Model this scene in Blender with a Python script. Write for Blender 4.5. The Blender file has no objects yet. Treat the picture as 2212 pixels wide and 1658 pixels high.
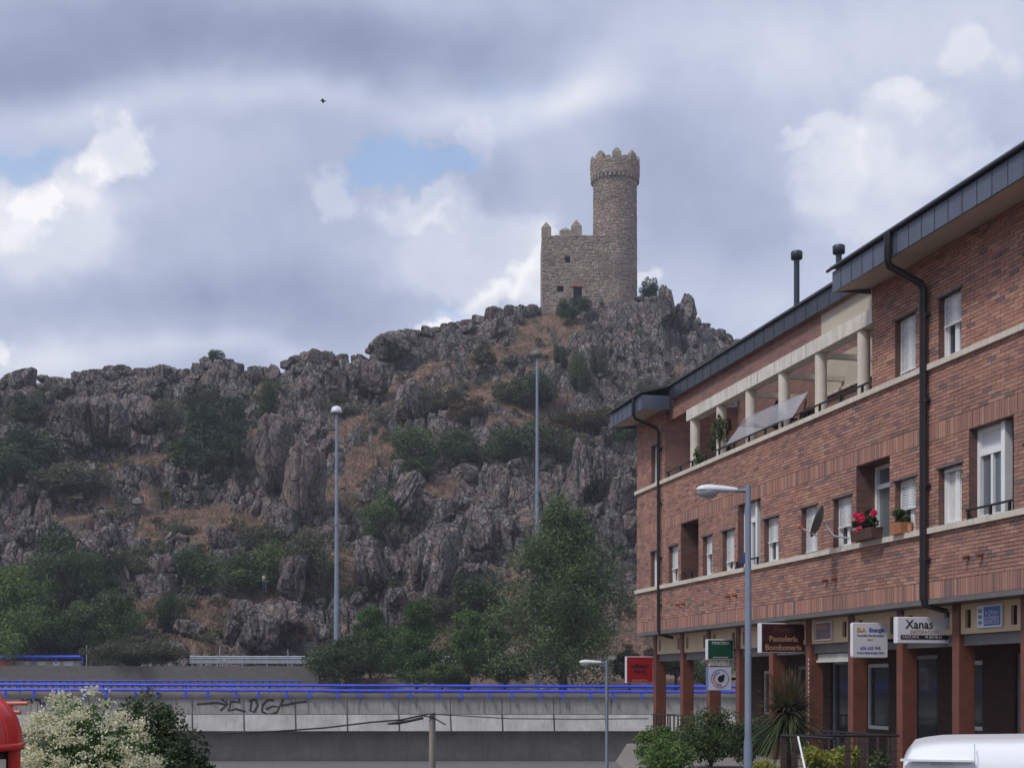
import bpy, bmesh, math, random
import numpy as np
from mathutils import Vector, Matrix

S = bpy.context.scene
C = S.collection
rnd = random.Random(7)
R = math.radians

# ------------------------------------------------------------------ camera
FPX, CX, HY, CZ = 3000.0, 1106.0, 1480.0, 1.7      # focal length, centre and horizon of the photograph, eye height
cam_d = bpy.data.cameras.new("camera")
cam = bpy.data.objects.new("camera", cam_d)
C.objects.link(cam)
cam.location = (0, 0, CZ)
cam.rotation_euler = (R(90), 0, 0)
cam_d.sensor_width = 36
cam_d.lens = FPX / 2212 * 36
cam_d.shift_y = (HY - 829) / 2212
cam_d.clip_start = 0.1
cam_d.clip_end = 6000
S.camera = cam
S.view_settings.view_transform = 'Standard'
S.view_settings.look = 'None'
S.view_settings.exposure = 0.55
S.view_settings.gamma = 1
S.view_settings.use_curve_mapping = False

def P(px, py, D):
    return Vector(((px - CX) / FPX * D, D, CZ + (HY - py) / FPX * D))

# ------------------------------------------------------------------ world: broken cloud over a clear sky
HAZE = .0005
SUN_EL, SUN_AZ = R(52), R(-128)                   # azimuth from +Y towards +X
W = bpy.data.worlds.new("World")
S.world = W
W.use_nodes = True
nt = W.node_tree
nt.nodes.clear()
def N(tree, typ, **kw):
    n = tree.nodes.new(typ)
    for k, v in kw.items():
        if k.startswith('i_'):
            n.inputs[k[2:]].default_value = v
        elif k[0] == 'n' and k[1:].isdigit():
            n.inputs[int(k[1:])].default_value = v
        else:
            setattr(n, k, v)
    return n
def ramp(tree, stops, fac=None, interp='LINEAR'):
    r = tree.nodes.new('ShaderNodeValToRGB')
    cr = r.color_ramp
    cr.interpolation = interp
    while len(cr.elements) > 1:
        cr.elements.remove(cr.elements[-1])
    cr.elements[0].position = stops[0][0]
    cr.elements[0].color = (*stops[0][1], 1)
    for p, c in stops[1:]:
        e = cr.elements.new(p)
        e.color = (*c, 1)
    if fac is not None:
        tree.links.new(fac, r.inputs[0])
    return r
def math_(tree, op, a, b=None, c=None, clamp=False):
    m = tree.nodes.new('ShaderNodeMath')
    m.operation = op
    m.use_clamp = clamp
    for i, v in enumerate((a, b, c)):
        if v is None: continue
        if isinstance(v, (int, float)):
            m.inputs[i].default_value = v
        else:
            tree.links.new(v, m.inputs[i])
    return m.outputs[0]

L = nt.links.new
tc = N(nt, 'ShaderNodeTexCoord')
dirv = tc.outputs['Generated']
sep = N(nt, 'ShaderNodeSeparateXYZ'); L(dirv, sep.inputs[0])
# gnomonic coordinates of the direction (the northern sky)
ys = math_(nt, 'ADD', sep.outputs[1], 0.00001)
gx = math_(nt, 'DIVIDE', sep.outputs[0], ys)
gz = math_(nt, 'DIVIDE', sep.outputs[2], ys)
g0 = N(nt, 'ShaderNodeCombineXYZ'); L(gx, g0.inputs[0]); L(gz, g0.inputs[1])
def warpn(scale, detail, amp, prev, seed):
    n = N(nt, 'ShaderNodeTexNoise', noise_dimensions='4D', i_Scale=scale, i_Detail=detail, i_Roughness=0.55, i_W=seed)
    L(dirv, n.inputs['Vector'])
    s = N(nt, 'ShaderNodeVectorMath', operation='SUBTRACT'); L(n.outputs['Color'], s.inputs[0]); s.inputs[1].default_value = (.5, .5, .5)
    m = N(nt, 'ShaderNodeVectorMath', operation='SCALE'); L(s.outputs[0], m.inputs[0]); m.inputs['Scale'].default_value = amp
    a = N(nt, 'ShaderNodeVectorMath', operation='ADD'); L(m.outputs[0], a.inputs[0]); L(prev, a.inputs[1])
    return a.outputs[0]
gw = warpn(7, 2, 0.10, g0.outputs[0], 1.0)
gw = warpn(22, 10, 0.075, gw, 5.0)                     # billowy edges
gw = warpn(75, 8, 0.022, gw, 7.0)
gs = warpn(5, 4, 0.11, g0.outputs[0], 9.0)            # softly warped, for the soft sheets
def blob(coord, px, py, rx, ry, amp, hard=0.0, rot=0.0, outer=1.45):
    a = N(nt, 'ShaderNodeMapping', vector_type='TEXTURE')
    a.inputs['Location'].default_value = ((px - CX) / FPX, (HY - py) / FPX, 0)
    a.inputs['Rotation'].default_value = (0, 0, R(rot))
    a.inputs['Scale'].default_value = (rx / FPX, ry / FPX, 1e3)
    L(coord, a.inputs[0])
    ln = N(nt, 'ShaderNodeVectorMath', operation='LENGTH'); L(a.outputs[0], ln.inputs[0])
    mr = N(nt, 'ShaderNodeMapRange', interpolation_type='SMOOTHSTEP')
    mr.inputs['From Min'].default_value = outer
    mr.inputs['From Max'].default_value = hard
    mr.inputs['To Min'].default_value = 0.0
    mr.inputs['To Max'].default_value = amp
    L(ln.outputs['Value'], mr.inputs['Value'])
    return mr.outputs[0]
def total(parts, start):
    acc = start
    for p in parts:
        acc = math_(nt, 'ADD', acc, p)
    return acc
n_big = N(nt, 'ShaderNodeTexNoise', noise_dimensions='4D', i_Scale=3.2, i_Detail=5, i_Roughness=.55, i_Distortion=.4, i_W=2.2)
L(dirv, n_big.inputs['Vector'])
n_fine = N(nt, 'ShaderNodeTexNoise', noise_dimensions='4D', i_Scale=12, i_Detail=10, i_Roughness=.60, i_Distortion=.25, i_W=4.1)
L(dirv, n_fine.inputs['Vector'])
base = math_(nt, 'MULTIPLY_ADD', n_big.outputs[0], 0.40, 0.335)
base = math_(nt, 'MULTIPLY_ADD', n_fine.outputs[0], 0.62, math_(nt, 'SUBTRACT', base, 0.31))
soft = [  # px, py, rx, ry, amp
    (260, 90, 620, 150, -.36, 0, 0), (850, 130, 470, 90, -.27, 0, 3), (-50, 190, 420, 90, -.22, 0, 0),
    (1250, 60, 300, 120, -.12, 0, 0), (650, 190, 320, 50, .05, 0, 0),
    (520, 250, 560, 45, .20, 0, 0), (120, 280, 300, 40, .14, 0, 0), (1180, 215, 260, 55, .32, 0, 12), (1350, 130, 120, 90, .22, 0, 30),
    (1620, 60, 260, 110, .16, 0, 0), (2000, 60, 330, 130, .12, 0, 0),
    (1520, 420, 240, 260, -.20, 0, 0), (1430, 230, 120, 120, -.12, 0, 0), (1080, 420, 130, 160, -.14, 0, 0),
    (560, 480, 260, 190, -.05, 0, 0), (320, 650, 520, 70, -.20, 0, 0), (700, 640, 250, 90, -.10, 0, 0),
    (2200, 330, 130, 160, -.08, 0, 0), (1900, 600, 300, 130, .12, 0, 0), (1560, 620, 160, 130, .18, 0, 0),
    (420, 770, 700, 35, .22, 0, 0), (60, 740, 120, 40, .2, 0, 0),
]
bill = [  # hard edged heaps
    (150, 520, 180, 120, .22, .45, 0), (255, 345, 58, 85, .34, .6, 0), (190, 420, 80, 80, .20, .5, 0), (20, 470, 90, 110, .22, .5, 0),
    (100, 440, 40, 50, .25, .4, 0), (1000, 555, 260, 90, .24, .3, 0), (870, 470, 130, 45, .24, .4, 5), (680, 400, 50, 80, .22, .3, 40),
    (1010, 650, 130, 45, .32, .3, 20), (920, 705, 60, 22, .38, .4, 0), (960, 330, 60, 70, .14, .3, 0), (1160, 600, 60, 130, .20, .3, 0),
    (1770, 345, 95, 80, .17, .5, 0), (1690, 320, 50, 22, .16, .4, 0), (1800, 300, 70, 40, .10, .4, 0), (1960, 300, 140, 120, .16, .5, 0), (1850, 470, 160, 80, .08, .3, 0),
    (1950, 215, 90, 45, .15, .5, 0), (2110, 115, 80, 60, .18, .4, 30), (1900, 400, 230, 100, .14, .3, 0), (1400, 590, 45, 28, .30, .3, 0),
    (2120, 330, 70, 60, .16, .4, 0), (30, 745, 50, 25, .3, .3, 0),
]
B = total([blob(gs, *b) for b in soft] + [blob(gw, *b[:5], max(b[5], .62), b[6], 1.18) for b in bill], base)
B = math_(nt, 'MULTIPLY_ADD', B, 0.84, 0.07)
cloud = ramp(nt, [(0.0, (.165, .188, .300)), (.22, (.225, .258, .378)), (.42, (.305, .345, .462)), (.60, (.39, .428, .54)), (.80, (.525, .545, .61)), (1.0, (.69, .685, .71))], B)
holes = [
    (90, 355, 210, 60, 1.0, .2, -4), (60, 410, 90, 60, .8, .2, 0), (760, 330, 75, 70, .9, .2, 10), (840, 380, 150, 50, .95, .3, -8), (920, 370, 80, 40, .8, .2, 0),
    (885, 470, 40, 20, .6, .2, 0), (935, 665, 60, 36, .55, .2, 0), (1, 1, 1, 1, 0, 0, 0),
]
Hh = total([blob(gw, *b) for b in holes[:-1]], 0.0)
cover_fine = math_(nt, 'MULTIPLY_ADD', n_fine.outputs[0], 2.2, -1.10)
hsum = math_(nt, 'ADD', Hh, cover_fine)
# bright heaps stand in front of the blue
heap = math_(nt, 'SUBTRACT', 1.0, total([blob(gw, *b) for b in [(255, 350, 60, 85, 1, .6, 0), (190, 430, 85, 95, 1, .6, 0), (10, 470, 90, 110, 1, .6, 0), (105, 440, 30, 45, .8, .4, 0), (880, 470, 170, 42, .9, .5, 3)]], 0.0), clamp=True)
hmask = N(nt, 'ShaderNodeMapRange', interpolation_type='SMOOTHSTEP'); hmask.inputs['From Min'].default_value = .15; hmask.inputs['From Max'].default_value = 1.0
L(hsum, hmask.inputs['Value'])
blue_f = math_(nt, 'MULTIPLY', hmask.outputs[0], heap)
blue_f = math_(nt, 'MULTIPLY', blue_f, 0.78)
# thin veils of blue over the rest of the dome
n_cov = N(nt, 'ShaderNodeTexNoise', noise_dimensions='4D', i_Scale=2.4, i_Detail=6, i_Roughness=.55, i_W=11.0)
L(dirv, n_cov.inputs['Vector'])
gap = N(nt, 'ShaderNodeMapRange', interpolation_type='SMOOTHSTEP'); gap.inputs['From Min'].default_value = .60; gap.inputs['From Max'].default_value = .72
gap.inputs['To Max'].default_value = .6
L(n_cov.outputs[0], gap.inputs['Value'])
blue_f = math_(nt, 'MAXIMUM', blue_f, gap.outputs[0])
sky = N(nt, 'ShaderNodeTexSky', sky_type='NISHITA')
sky.sun_disc = False
sky.sun_elevation = SUN_EL
sky.sun_rotation = SUN_AZ
sky.dust_density = 2.5
bg_sky = N(nt, 'ShaderNodeBackground', i_Strength=0.15); L(sky.outputs[0], bg_sky.inputs[0])
bg_cl = N(nt, 'ShaderNodeBackground', i_Strength=1.0); L(cloud.outputs[0], bg_cl.inputs[0])
mixw = N(nt, 'ShaderNodeMixShader'); L(blue_f, mixw.inputs[0]); L(bg_cl.outputs[0], mixw.inputs[1]); L(bg_sky.outputs[0], mixw.inputs[2])
outw = N(nt, 'ShaderNodeOutputWorld'); L(mixw.outputs[0], outw.inputs[0])

sun_d = bpy.data.lights.new("sun", 'SUN')
sun_d.energy = 1.5
sun_d.angle = R(12)
sun_d.color = (1.0, .97, .935)
sun = bpy.data.objects.new("sun", sun_d)
C.objects.link(sun)
sv = Vector((math.sin(SUN_AZ) * math.cos(SUN_EL), math.cos(SUN_AZ) * math.cos(SUN_EL), math.sin(SUN_EL)))
sun.rotation_euler = sv.to_track_quat('Z', 'Y').to_euler()

# ------------------------------------------------------------------ object helpers
def tag(o, label=None, cat=None, group=None, kind=None):
    if label: o['label'] = label
    if cat: o['category'] = cat
    if group: o['group'] = group
    if kind: o['kind'] = kind
    return o
def empty(name, loc=(0, 0, 0), rz=0.0, parent=None):
    o = bpy.data.objects.new(name, None)
    o.empty_display_size = .3
    C.objects.link(o)
    o.location = loc
    o.rotation_euler = (0, 0, rz)
    if parent: o.parent = parent
    return o
def link(name, mesh, mat=None, parent=None, loc=None):
    o = bpy.data.objects.new(name, mesh)
    C.objects.link(o)
    if mat and not mesh.materials: mesh.materials.append(mat)
    if parent: o.parent = parent
    if loc is not None: o.location = loc
    return o
class MB:
    """collects faces, links them as one mesh object"""
    def __init__(s): s.v = []; s.f = []; s.sm = []
    def add(s, vs, fs, smooth=False):
        b = len(s.v); s.v += [tuple(v) for v in vs]
        s.f += [tuple(i + b for i in f) for f in fs]; s.sm += [smooth] * len(fs)
        return s
    def box(s, x0, x1, y0, y1, z0, z1):
        x0, x1 = min(x0, x1), max(x0, x1); y0, y1 = min(y0, y1), max(y0, y1); z0, z1 = min(z0, z1), max(z0, z1)
        v = [(x0, y0, z0), (x1, y0, z0), (x1, y1, z0), (x0, y1, z0), (x0, y0, z1), (x1, y0, z1), (x1, y1, z1), (x0, y1, z1)]
        return s.add(v, [(0, 3, 2, 1), (4, 5, 6, 7), (0, 1, 5, 4), (1, 2, 6, 5), (2, 3, 7, 6), (3, 0, 4, 7)])
    def quad(s, a, b, c, d): return s.add([a, b, c, d], [(0, 1, 2, 3)])
    def tube(s, pts, r, seg=8, cap=True):
        pts = [Vector(p) for p in pts]
        rs = r if isinstance(r, (list, tuple)) else [r] * len(pts)
        rings = []; prev = None
        for i, p in enumerate(pts):
            d = (pts[min(i + 1, len(pts) - 1)] - pts[max(i - 1, 0)]).normalized()
            if prev is None:
                a = d.orthogonal().normalized()
            else:
                a = (prev - d * prev.dot(d))
                a = a.normalized() if a.length > 1e-5 else d.orthogonal().normalized()
            prev = a; b = d.cross(a)
            rings.append([p + (a * math.cos(2 * math.pi * k / seg) + b * math.sin(2 * math.pi * k / seg)) * rs[i] for k in range(seg)])
        v = [q for ring in rings for q in ring]; f = []
        for i in range(len(pts) - 1):
            for k in range(seg):
                k2 = (k + 1) % seg
                f.append((i * seg + k, i * seg + k2, (i + 1) * seg + k2, (i + 1) * seg + k))
        s.add(v, f, True)
        if cap:
            s.add(rings[0], [tuple(reversed(range(seg)))]); s.add(rings[-1], [tuple(range(seg))])
        return s
    def lathe(s, prof, c=(0, 0, 0), seg=24, smooth=True):
        v = []; f = []
        for (r, z) in prof:
            for k in range(seg):
                a = 2 * math.pi * k / seg
                v.append((c[0] + r * math.cos(a), c[1] + r * math.sin(a), c[2] + z))
        for i in range(len(prof) - 1):
            for k in range(seg):
                k2 = (k + 1) % seg
                f.append((i * seg + k, i * seg + k2, (i + 1) * seg + k2, (i + 1) * seg + k))
        s.add(v, f, smooth)
        s.add(v[:seg], [tuple(reversed(range(seg)))]); s.add(v[-seg:], [tuple(range(seg))])
        return s
    def prism(s, poly, axis, a0, a1):
        """poly in the plane across `axis`, extruded from a0 to a1"""
        def mk(p, a):
            if axis == 0: return (a, p[0], p[1])
            if axis == 1: return (p[0], a, p[1])
            return (p[0], p[1], a)
        n = len(poly)
        v = [mk(p, a0) for p in poly] + [mk(p, a1) for p in poly]
        f = [tuple(range(n)), tuple(reversed(range(n, 2 * n)))] + [(i, i + n, (i + 1) % n + n, (i + 1) % n) for i in range(n)]
        return s.add(v, f)
    def mesh(s, name, bevel=0):
        m = bpy.data.meshes.new(name)
        m.from_pydata(s.v, [], s.f)
        m.polygons.foreach_set('use_smooth', s.sm)
        m.update()
        bm = bmesh.new(); bm.from_mesh(m)
        bmesh.ops.recalc_face_normals(bm, faces=bm.faces)
        bm.to_mesh(m); bm.free()
        return m
    def build(s, name, mat, parent=None, loc=None, bevel=0):
        o = link(name, s.mesh(name), mat, parent, loc)
        if bevel:
            b = o.modifiers.new('bevel', 'BEVEL'); b.width = bevel; b.segments = 2; b.limit_method = 'ANGLE'
        return o
def np_mesh(name, V, F, smooth=False, attrs=None):
    """fast mesh from numpy arrays; F (n,3) or (n,4)"""
    V = np.asarray(V, dtype=np.float32); F = np.asarray(F, dtype=np.int32)
    m = bpy.data.meshes.new(name)
    m.vertices.add(len(V)); m.vertices.foreach_set('co', V.ravel())
    k = F.shape[1]
    m.loops.add(F.size); m.loops.foreach_set('vertex_index', F.ravel())
    m.polygons.add(len(F)); m.polygons.foreach_set('loop_start', np.arange(0, F.size, k, dtype=np.int32))
    m.polygons.foreach_set('use_smooth', np.full(len(F), smooth))
    for (an, dom, arr) in (attrs or []):
        a = m.attributes.new(an, 'FLOAT', dom); a.data.foreach_set('value', np.asarray(arr, dtype=np.float32))
    m.update(calc_edges=True); m.validate()
    return m

# ------------------------------------------------------------------ numpy noise
def _h(ix, iy, iz, seed=0):
    h = (ix.astype(np.int64) * 374761393 + iy.astype(np.int64) * 668265263 + iz.astype(np.int64) * 2147483647 + seed * 1274126177) & 0xffffffff
    h = ((h ^ (h >> 13)) * 1274126177) & 0xffffffff
    h = ((h ^ (h >> 16)) * 2246822519) & 0xffffffff
    return ((h ^ (h >> 15)) & 0xffffff) / float(0xffffff)
def vnoise(x, y, z, seed=0):
    ix, iy, iz = np.floor(x), np.floor(y), np.floor(z)
    fx, fy, fz = x - ix, y - iy, z - iz
    fx, fy, fz = [t * t * (3 - 2 * t) for t in (fx, fy, fz)]
    out = 0
    for a in (0, 1):
        for b in (0, 1):
            for c in (0, 1):
                w = (fx if a else 1 - fx) * (fy if b else 1 - fy) * (fz if c else 1 - fz)
                out = out + w * _h(ix + a, iy + b, iz + c, seed)
    return out
def fbm(x, y, z, oct=4, seed=0):
    s = 0; a = .5; tot = 0
    for i in range(oct):
        s = s + a * vnoise(x, y, z, seed + i * 17); tot += a
        x, y, z, a = x * 2.03, y * 2.03, z * 2.03, a * .5
    return s / tot - .5
def cells(x, y, seed=0):
    ix, iy = np.floor(x), np.floor(y)
    f1 = np.full(x.shape, 9.); f2 = np.full(x.shape, 9.); idv = np.zeros(x.shape)
    z = np.zeros(x.shape)
    for a in (-1, 0, 1):
        for b in (-1, 0, 1):
            cx, cy = ix + a, iy + b
            px = cx + .1 + .8 * _h(cx, cy, z, seed); py = cy + .1 + .8 * _h(cx, cy, z, seed + 1)
            d = np.sqrt((x - px) ** 2 + (y - py) ** 2)
            v = _h(cx, cy, z, seed + 2)
            near = d < f1
            f2 = np.where(near, f1, np.minimum(f2, d)); idv = np.where(near, v, idv); f1 = np.where(near, d, f1)
    return f1, f2, idv
def sstep(a, b, x):
    t = np.clip((x - a) / (b - a), 0, 1); return t * t * (3 - 2 * t)

# ------------------------------------------------------------------ materials
def new_mat(name):
    m = bpy.data.materials.new(name); m.use_nodes = True
    t = m.node_tree; t.nodes.clear()
    b = t.nodes.new('ShaderNodeBsdfPrincipled'); o = t.nodes.new('ShaderNodeOutputMaterial')
    t.links.new(b.outputs[0], o.inputs[0])
    return m, t, b
def noise(t, scale, detail=4, vec=None, rough=.55, dist=0.0):
    n = N(t, 'ShaderNodeTexNoise', i_Scale=scale, i_Detail=detail, i_Roughness=rough, i_Distortion=dist)
    if vec is not None: t.links.new(vec, n.inputs['Vector'])
    return n.outputs[0]
def mixc(t, fac, a, b, mode='MIX'):
    n = t.nodes.new('ShaderNodeMix'); n.data_type = 'RGBA'; n.blend_type = mode
    for i, v in ((0, fac), (6, a), (7, b)):
        if isinstance(v, (int, float)): n.inputs[i].default_value = v
        elif isinstance(v, tuple): n.inputs[i].default_value = (*v, 1) if len(v) == 3 else v
        else: t.links.new(v, n.inputs[i])
    return n.outputs[2]
def position(t): return t.nodes.new('ShaderNodeNewGeometry').outputs['Position']
def objco(t): return t.nodes.new('ShaderNodeTexCoord').outputs['Object']
def stretch(t, vec, s):
    m = N(t, 'ShaderNodeMapping'); m.inputs['Scale'].default_value = s; t.links.new(vec, m.inputs[0]); return m.outputs[0]
def bump(t, b, h, strength=.4, dist=.02):
    n = N(t, 'ShaderNodeBump', i_Strength=strength, i_Distance=dist); t.links.new(h, n.inputs['Height']); t.links.new(n.outputs[0], b.inputs['Normal'])
def rng_(t, v, a, b, c=0., d=1.):
    n = N(t, 'ShaderNodeMapRange'); n.inputs['From Min'].default_value = a; n.inputs['From Max'].default_value = b
    n.inputs['To Min'].default_value = c; n.inputs['To Max'].default_value = d; t.links.new(v, n.inputs['Value']); return n.outputs[0]
def plain(name, col, rough=.6, metal=0., var=.15, scale=3., bmp=.0, dirt=0., streak=0., col2=None):
    m, t, b = new_mat(name)
    pos = position(t)
    n = noise(t, scale, 5, pos)
    lo = tuple(c * (1 - var) for c in col); hi = tuple(min(1, c * (1 + var)) for c in (col2 or col))
    c = ramp(t, [(.3, lo), (.7, hi)], n).outputs[0]
    if streak:
        s = noise(t, 5, 5, stretch(t, pos, (2.2, 2.2, .16)))
        c = mixc(t, rng_(t, s, .48, .72, 0, streak), c, tuple(x * .38 for x in col))
    if dirt:
        s = noise(t, 1.3, 6, pos)
        c = mixc(t, rng_(t, s, .5, .75, 0, dirt), c, tuple(x * .45 for x in col))
    t.links.new(c, b.inputs['Base Color'])
    b.inputs['Roughness'].default_value = rough; b.inputs['Metallic'].default_value = metal
    if bmp: bump(t, b, noise(t, scale * 8, 5, pos), bmp, .01)
    return m

BRICK = [(0, (.39, .190, .135)), (.12, (.43, .225, .160)), (.24, (.32, .155, .116)), (.36, (.47, .265, .19)), (.48, (.36, .175, .130)), (.60, (.41, .205, .155)),
         (.74, (.29, .147, .118)), (.86, (.20, .128, .122)), (.92, (.135, .105, .115)), (.96, (.42, .21, .15))]
def brick_mat(name, src):
    m, t, b = new_mat(name)
    if src == 'attr':
        a = t.nodes.new('ShaderNodeAttribute'); a.attribute_name = 'rnd'; f = a.outputs['Fac']
    else:
        f = t.nodes.new('ShaderNodeObjectInfo').outputs['Random']
    c = ramp(t, BRICK, f, 'CONSTANT').outputs[0]
    pos = position(t)
    n = noise(t, 30, 4, pos)
    c = mixc(t, rng_(t, n, .3, .7, 0, .35), c, (.36, .20, .15))
    n2 = noise(t, .55, 5, pos)
    c = mixc(t, rng_(t, n2, .42, .7, 0, .45), c, (.20, .125, .10))
    st_ = noise(t, 3, 5, stretch(t, pos, (1, 1, .12))); c = mixc(t, rng_(t, st_, .52, .75, 0, .35), c, (.17, .11, .09))
    t.links.new(c, b.inputs['Base Color']); b.inputs['Roughness'].default_value = .85
    bump(t, b, n, .5, .004)
    return m
M = {}
M['brick'] = brick_mat('brick_stuff', 'attr'); M['brick1'] = brick_mat('brick_single', 'obj')
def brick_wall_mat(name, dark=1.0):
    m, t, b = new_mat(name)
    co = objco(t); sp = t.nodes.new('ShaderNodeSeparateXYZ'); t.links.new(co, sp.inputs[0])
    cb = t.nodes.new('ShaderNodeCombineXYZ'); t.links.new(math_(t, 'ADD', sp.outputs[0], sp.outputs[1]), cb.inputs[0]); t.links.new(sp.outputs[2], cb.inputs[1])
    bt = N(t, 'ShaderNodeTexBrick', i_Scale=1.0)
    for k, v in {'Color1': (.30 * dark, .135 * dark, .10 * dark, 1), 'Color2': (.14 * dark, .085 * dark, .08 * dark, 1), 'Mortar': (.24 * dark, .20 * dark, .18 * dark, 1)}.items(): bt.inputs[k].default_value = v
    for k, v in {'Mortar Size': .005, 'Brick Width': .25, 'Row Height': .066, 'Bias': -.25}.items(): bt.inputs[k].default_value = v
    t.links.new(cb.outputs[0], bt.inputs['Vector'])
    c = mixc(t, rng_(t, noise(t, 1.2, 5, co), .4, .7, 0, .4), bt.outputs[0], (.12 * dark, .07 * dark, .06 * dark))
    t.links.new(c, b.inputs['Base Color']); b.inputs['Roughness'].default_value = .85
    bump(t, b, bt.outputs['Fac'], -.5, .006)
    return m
M['brickwall'] = brick_wall_mat('brick_wall'); M['brickdark'] = brick_wall_mat('brick_wall_shaded', .62); M['shopwall'] = brick_wall_mat('brick_wall_shop_shaded', .30)  # darker copies of the same brick: shade put into recess and shop walls
M['mortar'] = plain('mortar', (.26, .215, .19), .9, var=.2, scale=6)
M['cream'] = plain('cream_stone', (.62, .56, .47), .75, var=.1, scale=4, dirt=.25, streak=.25)
M['beam'] = plain('weathered_beam', (.66, .62, .54), .8, var=.1, scale=3, streak=.75, bmp=.2)
M['plaster'] = plain('cream_plaster', (.50, .45, .36), .85, var=.06, scale=2, dirt=.1)
M['soffit'] = plain('soffit', (.50, .42, .33), .8, var=.08, scale=2, dirt=.2)
M['panel'] = plain('ochre_panel', (.62, .47, .30), .7, var=.07, scale=2, dirt=.2)
M['zinc'] = plain('zinc_sheet', (.105, .125, .165), .42, .35, var=.16, scale=1.3, streak=.2)
M['zincdark'] = plain('dark_roof_metal', (.038, .045, .062), .45, .2, var=.2, scale=1.5)
M['black'] = plain('black_metal', (.018, .018, .02), .4, .3, var=.1)
M['pipe'] = plain('dark_pipe', (.030, .028, .032), .38, .3, var=.15)
M['greyslab'] = plain('grey_slab', (.13, .125, .125), .7, var=.15, scale=3)
M['pillar'] = plain('red_brown_paint', (.175, .062, .040), .5, var=.14, scale=5, dirt=.25)
M['white'] = plain('white_frame', (.78, .78, .78), .35, var=.04)
M['shutter'] = plain('shutter', (.70, .70, .71), .5, var=.05, scale=6, streak=.08)
M['signwhite'] = plain('sign_white', (.72, .72, .76), .35, var=.04)
M['curtain'] = plain('curtain', (.62, .60, .55), .9, var=.1, scale=8)
M['dark'] = plain('dark_interior', (.018, .018, .02), .8, var=.3)
M['floor'] = plain('paving', (.22, .20, .18), .85, var=.2, scale=4)
M['galv'] = plain('galvanised', (.235, .27, .335), .45, .35, var=.10, scale=3)
M['lamp'] = plain('lamp_shell', (.70, .71, .74), .3, var=.04)
M['blue'] = plain('blue_paint', (.03, .075, .70), .35, var=.2, scale=2)
M['bluedull'] = plain('faded_blue_paint', (.05, .08, .40), .5, var=.2, scale=2)
M['red'] = plain('red_paint', (.62, .022, .016), .28, var=.12, scale=5)
M['orange'] = plain('orange_paint', (.62, .15, .08), .4, var=.1)
M['concrete'] = plain('concrete', (.33, .31, .28), .9, var=.18, scale=1.2, streak=.55, dirt=.25, bmp=.3)
M['concrete2'] = plain('pale_concrete', (.50, .47, .44), .9, var=.2, scale=.8, streak=.35, dirt=.3, bmp=.3)
M['concrete3'] = plain('rough_concrete', (.26, .235, .205), .95, var=.16, scale=1.0, streak=.3, dirt=.2, bmp=.4)
M['barrier'] = plain('barrier_concrete', (.14, .13, .12), .95, var=.12, scale=3, bmp=.3)
M['asphalt'] = plain('asphalt', (.055, .055, .058), .95, var=.2, scale=8, bmp=.3)
M['bark'] = plain('bark', (.075, .058, .045), .95, var=.3, scale=12, bmp=.5)
def deck_mat():
    m, t, b = new_mat('stained_deck_panel'); pos = position(t)
    c = ramp(t, [(.3, (.25, .235, .215)), (.7, (.38, .355, .325))], noise(t, 1.0, 6, pos)).outputs[0]
    sx = t.nodes.new('ShaderNodeSeparateXYZ'); t.links.new(pos, sx.inputs[0])
    u = math_(t, 'ADD', sx.outputs[0], math_(t, 'MULTIPLY', noise(t, .8, 4, pos), .25))
    fr = math_(t, 'PINGPONG', u, .775)
    line = rng_(t, fr, .0, .10, 1, 0)
    brk = rng_(t, noise(t, 2.1, 4, stretch(t, pos, (1, 1, .3))), .40, .62)
    c = mixc(t, math_(t, 'MULTIPLY', math_(t, 'MULTIPLY', line, brk), .75), c, (.07, .062, .055))
    st = noise(t, 6, 5, stretch(t, pos, (1.6, 1.6, .12))); c = mixc(t, rng_(t, st, .50, .72, 0, .6), c, (.10, .09, .08))
    t.links.new(c, b.inputs['Base Color']); b.inputs['Roughness'].default_value = .92; bump(t, b, noise(t, 9, 6, pos), .3, .02)
    return m
M['deck'] = deck_mat()
M['steel'] = plain('guard_rail_steel', (.40, .43, .48), .5, .4, var=.15)
M['soil'] = plain('soil', (.15, .10, .07), .95, var=.3, scale=2, bmp=.4)
M['vehicle'] = plain('white_car_paint', (.80, .81, .82), .22, var=.02)
M['rubber'] = plain('rubber', (.02, .02, .02), .8)
M['ink'] = plain('black_lettering', (.015, .015, .018), .5)
M['rust'] = plain('rusty_spout', (.20, .065, .035), .7, var=.2)
M['terracotta'] = plain('terracotta', (.40, .17, .08), .8)
M['darkpot'] = plain('dark_planter', (.09, .045, .035), .7)
M['cloth'] = plain('blue_cloth', (.025, .03, .09), .9)
def glass_mat(name, col=(.03, .04, .045)):
    m, t, b = new_mat(name); b.inputs['Base Color'].default_value = (*col, 1); b.inputs['Roughness'].default_value = .06
    b.inputs['Specular IOR Level'].default_value = .6
    return m
M['glass'] = glass_mat('dark_glass'); M['glassgrey'] = glass_mat('grey_glass', (.12, .14, .15))
def net_mat():
    m, t, b = new_mat('mesh_net'); b.inputs['Base Color'].default_value = (.55, .56, .60, 1); b.inputs['Roughness'].default_value = .7
    w = noise(t, 55, 2, position(t)); t.links.new(rng_(t, w, .35, .65, .22, .6), b.inputs['Alpha'])
    return m
M['net'] = net_mat()

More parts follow.
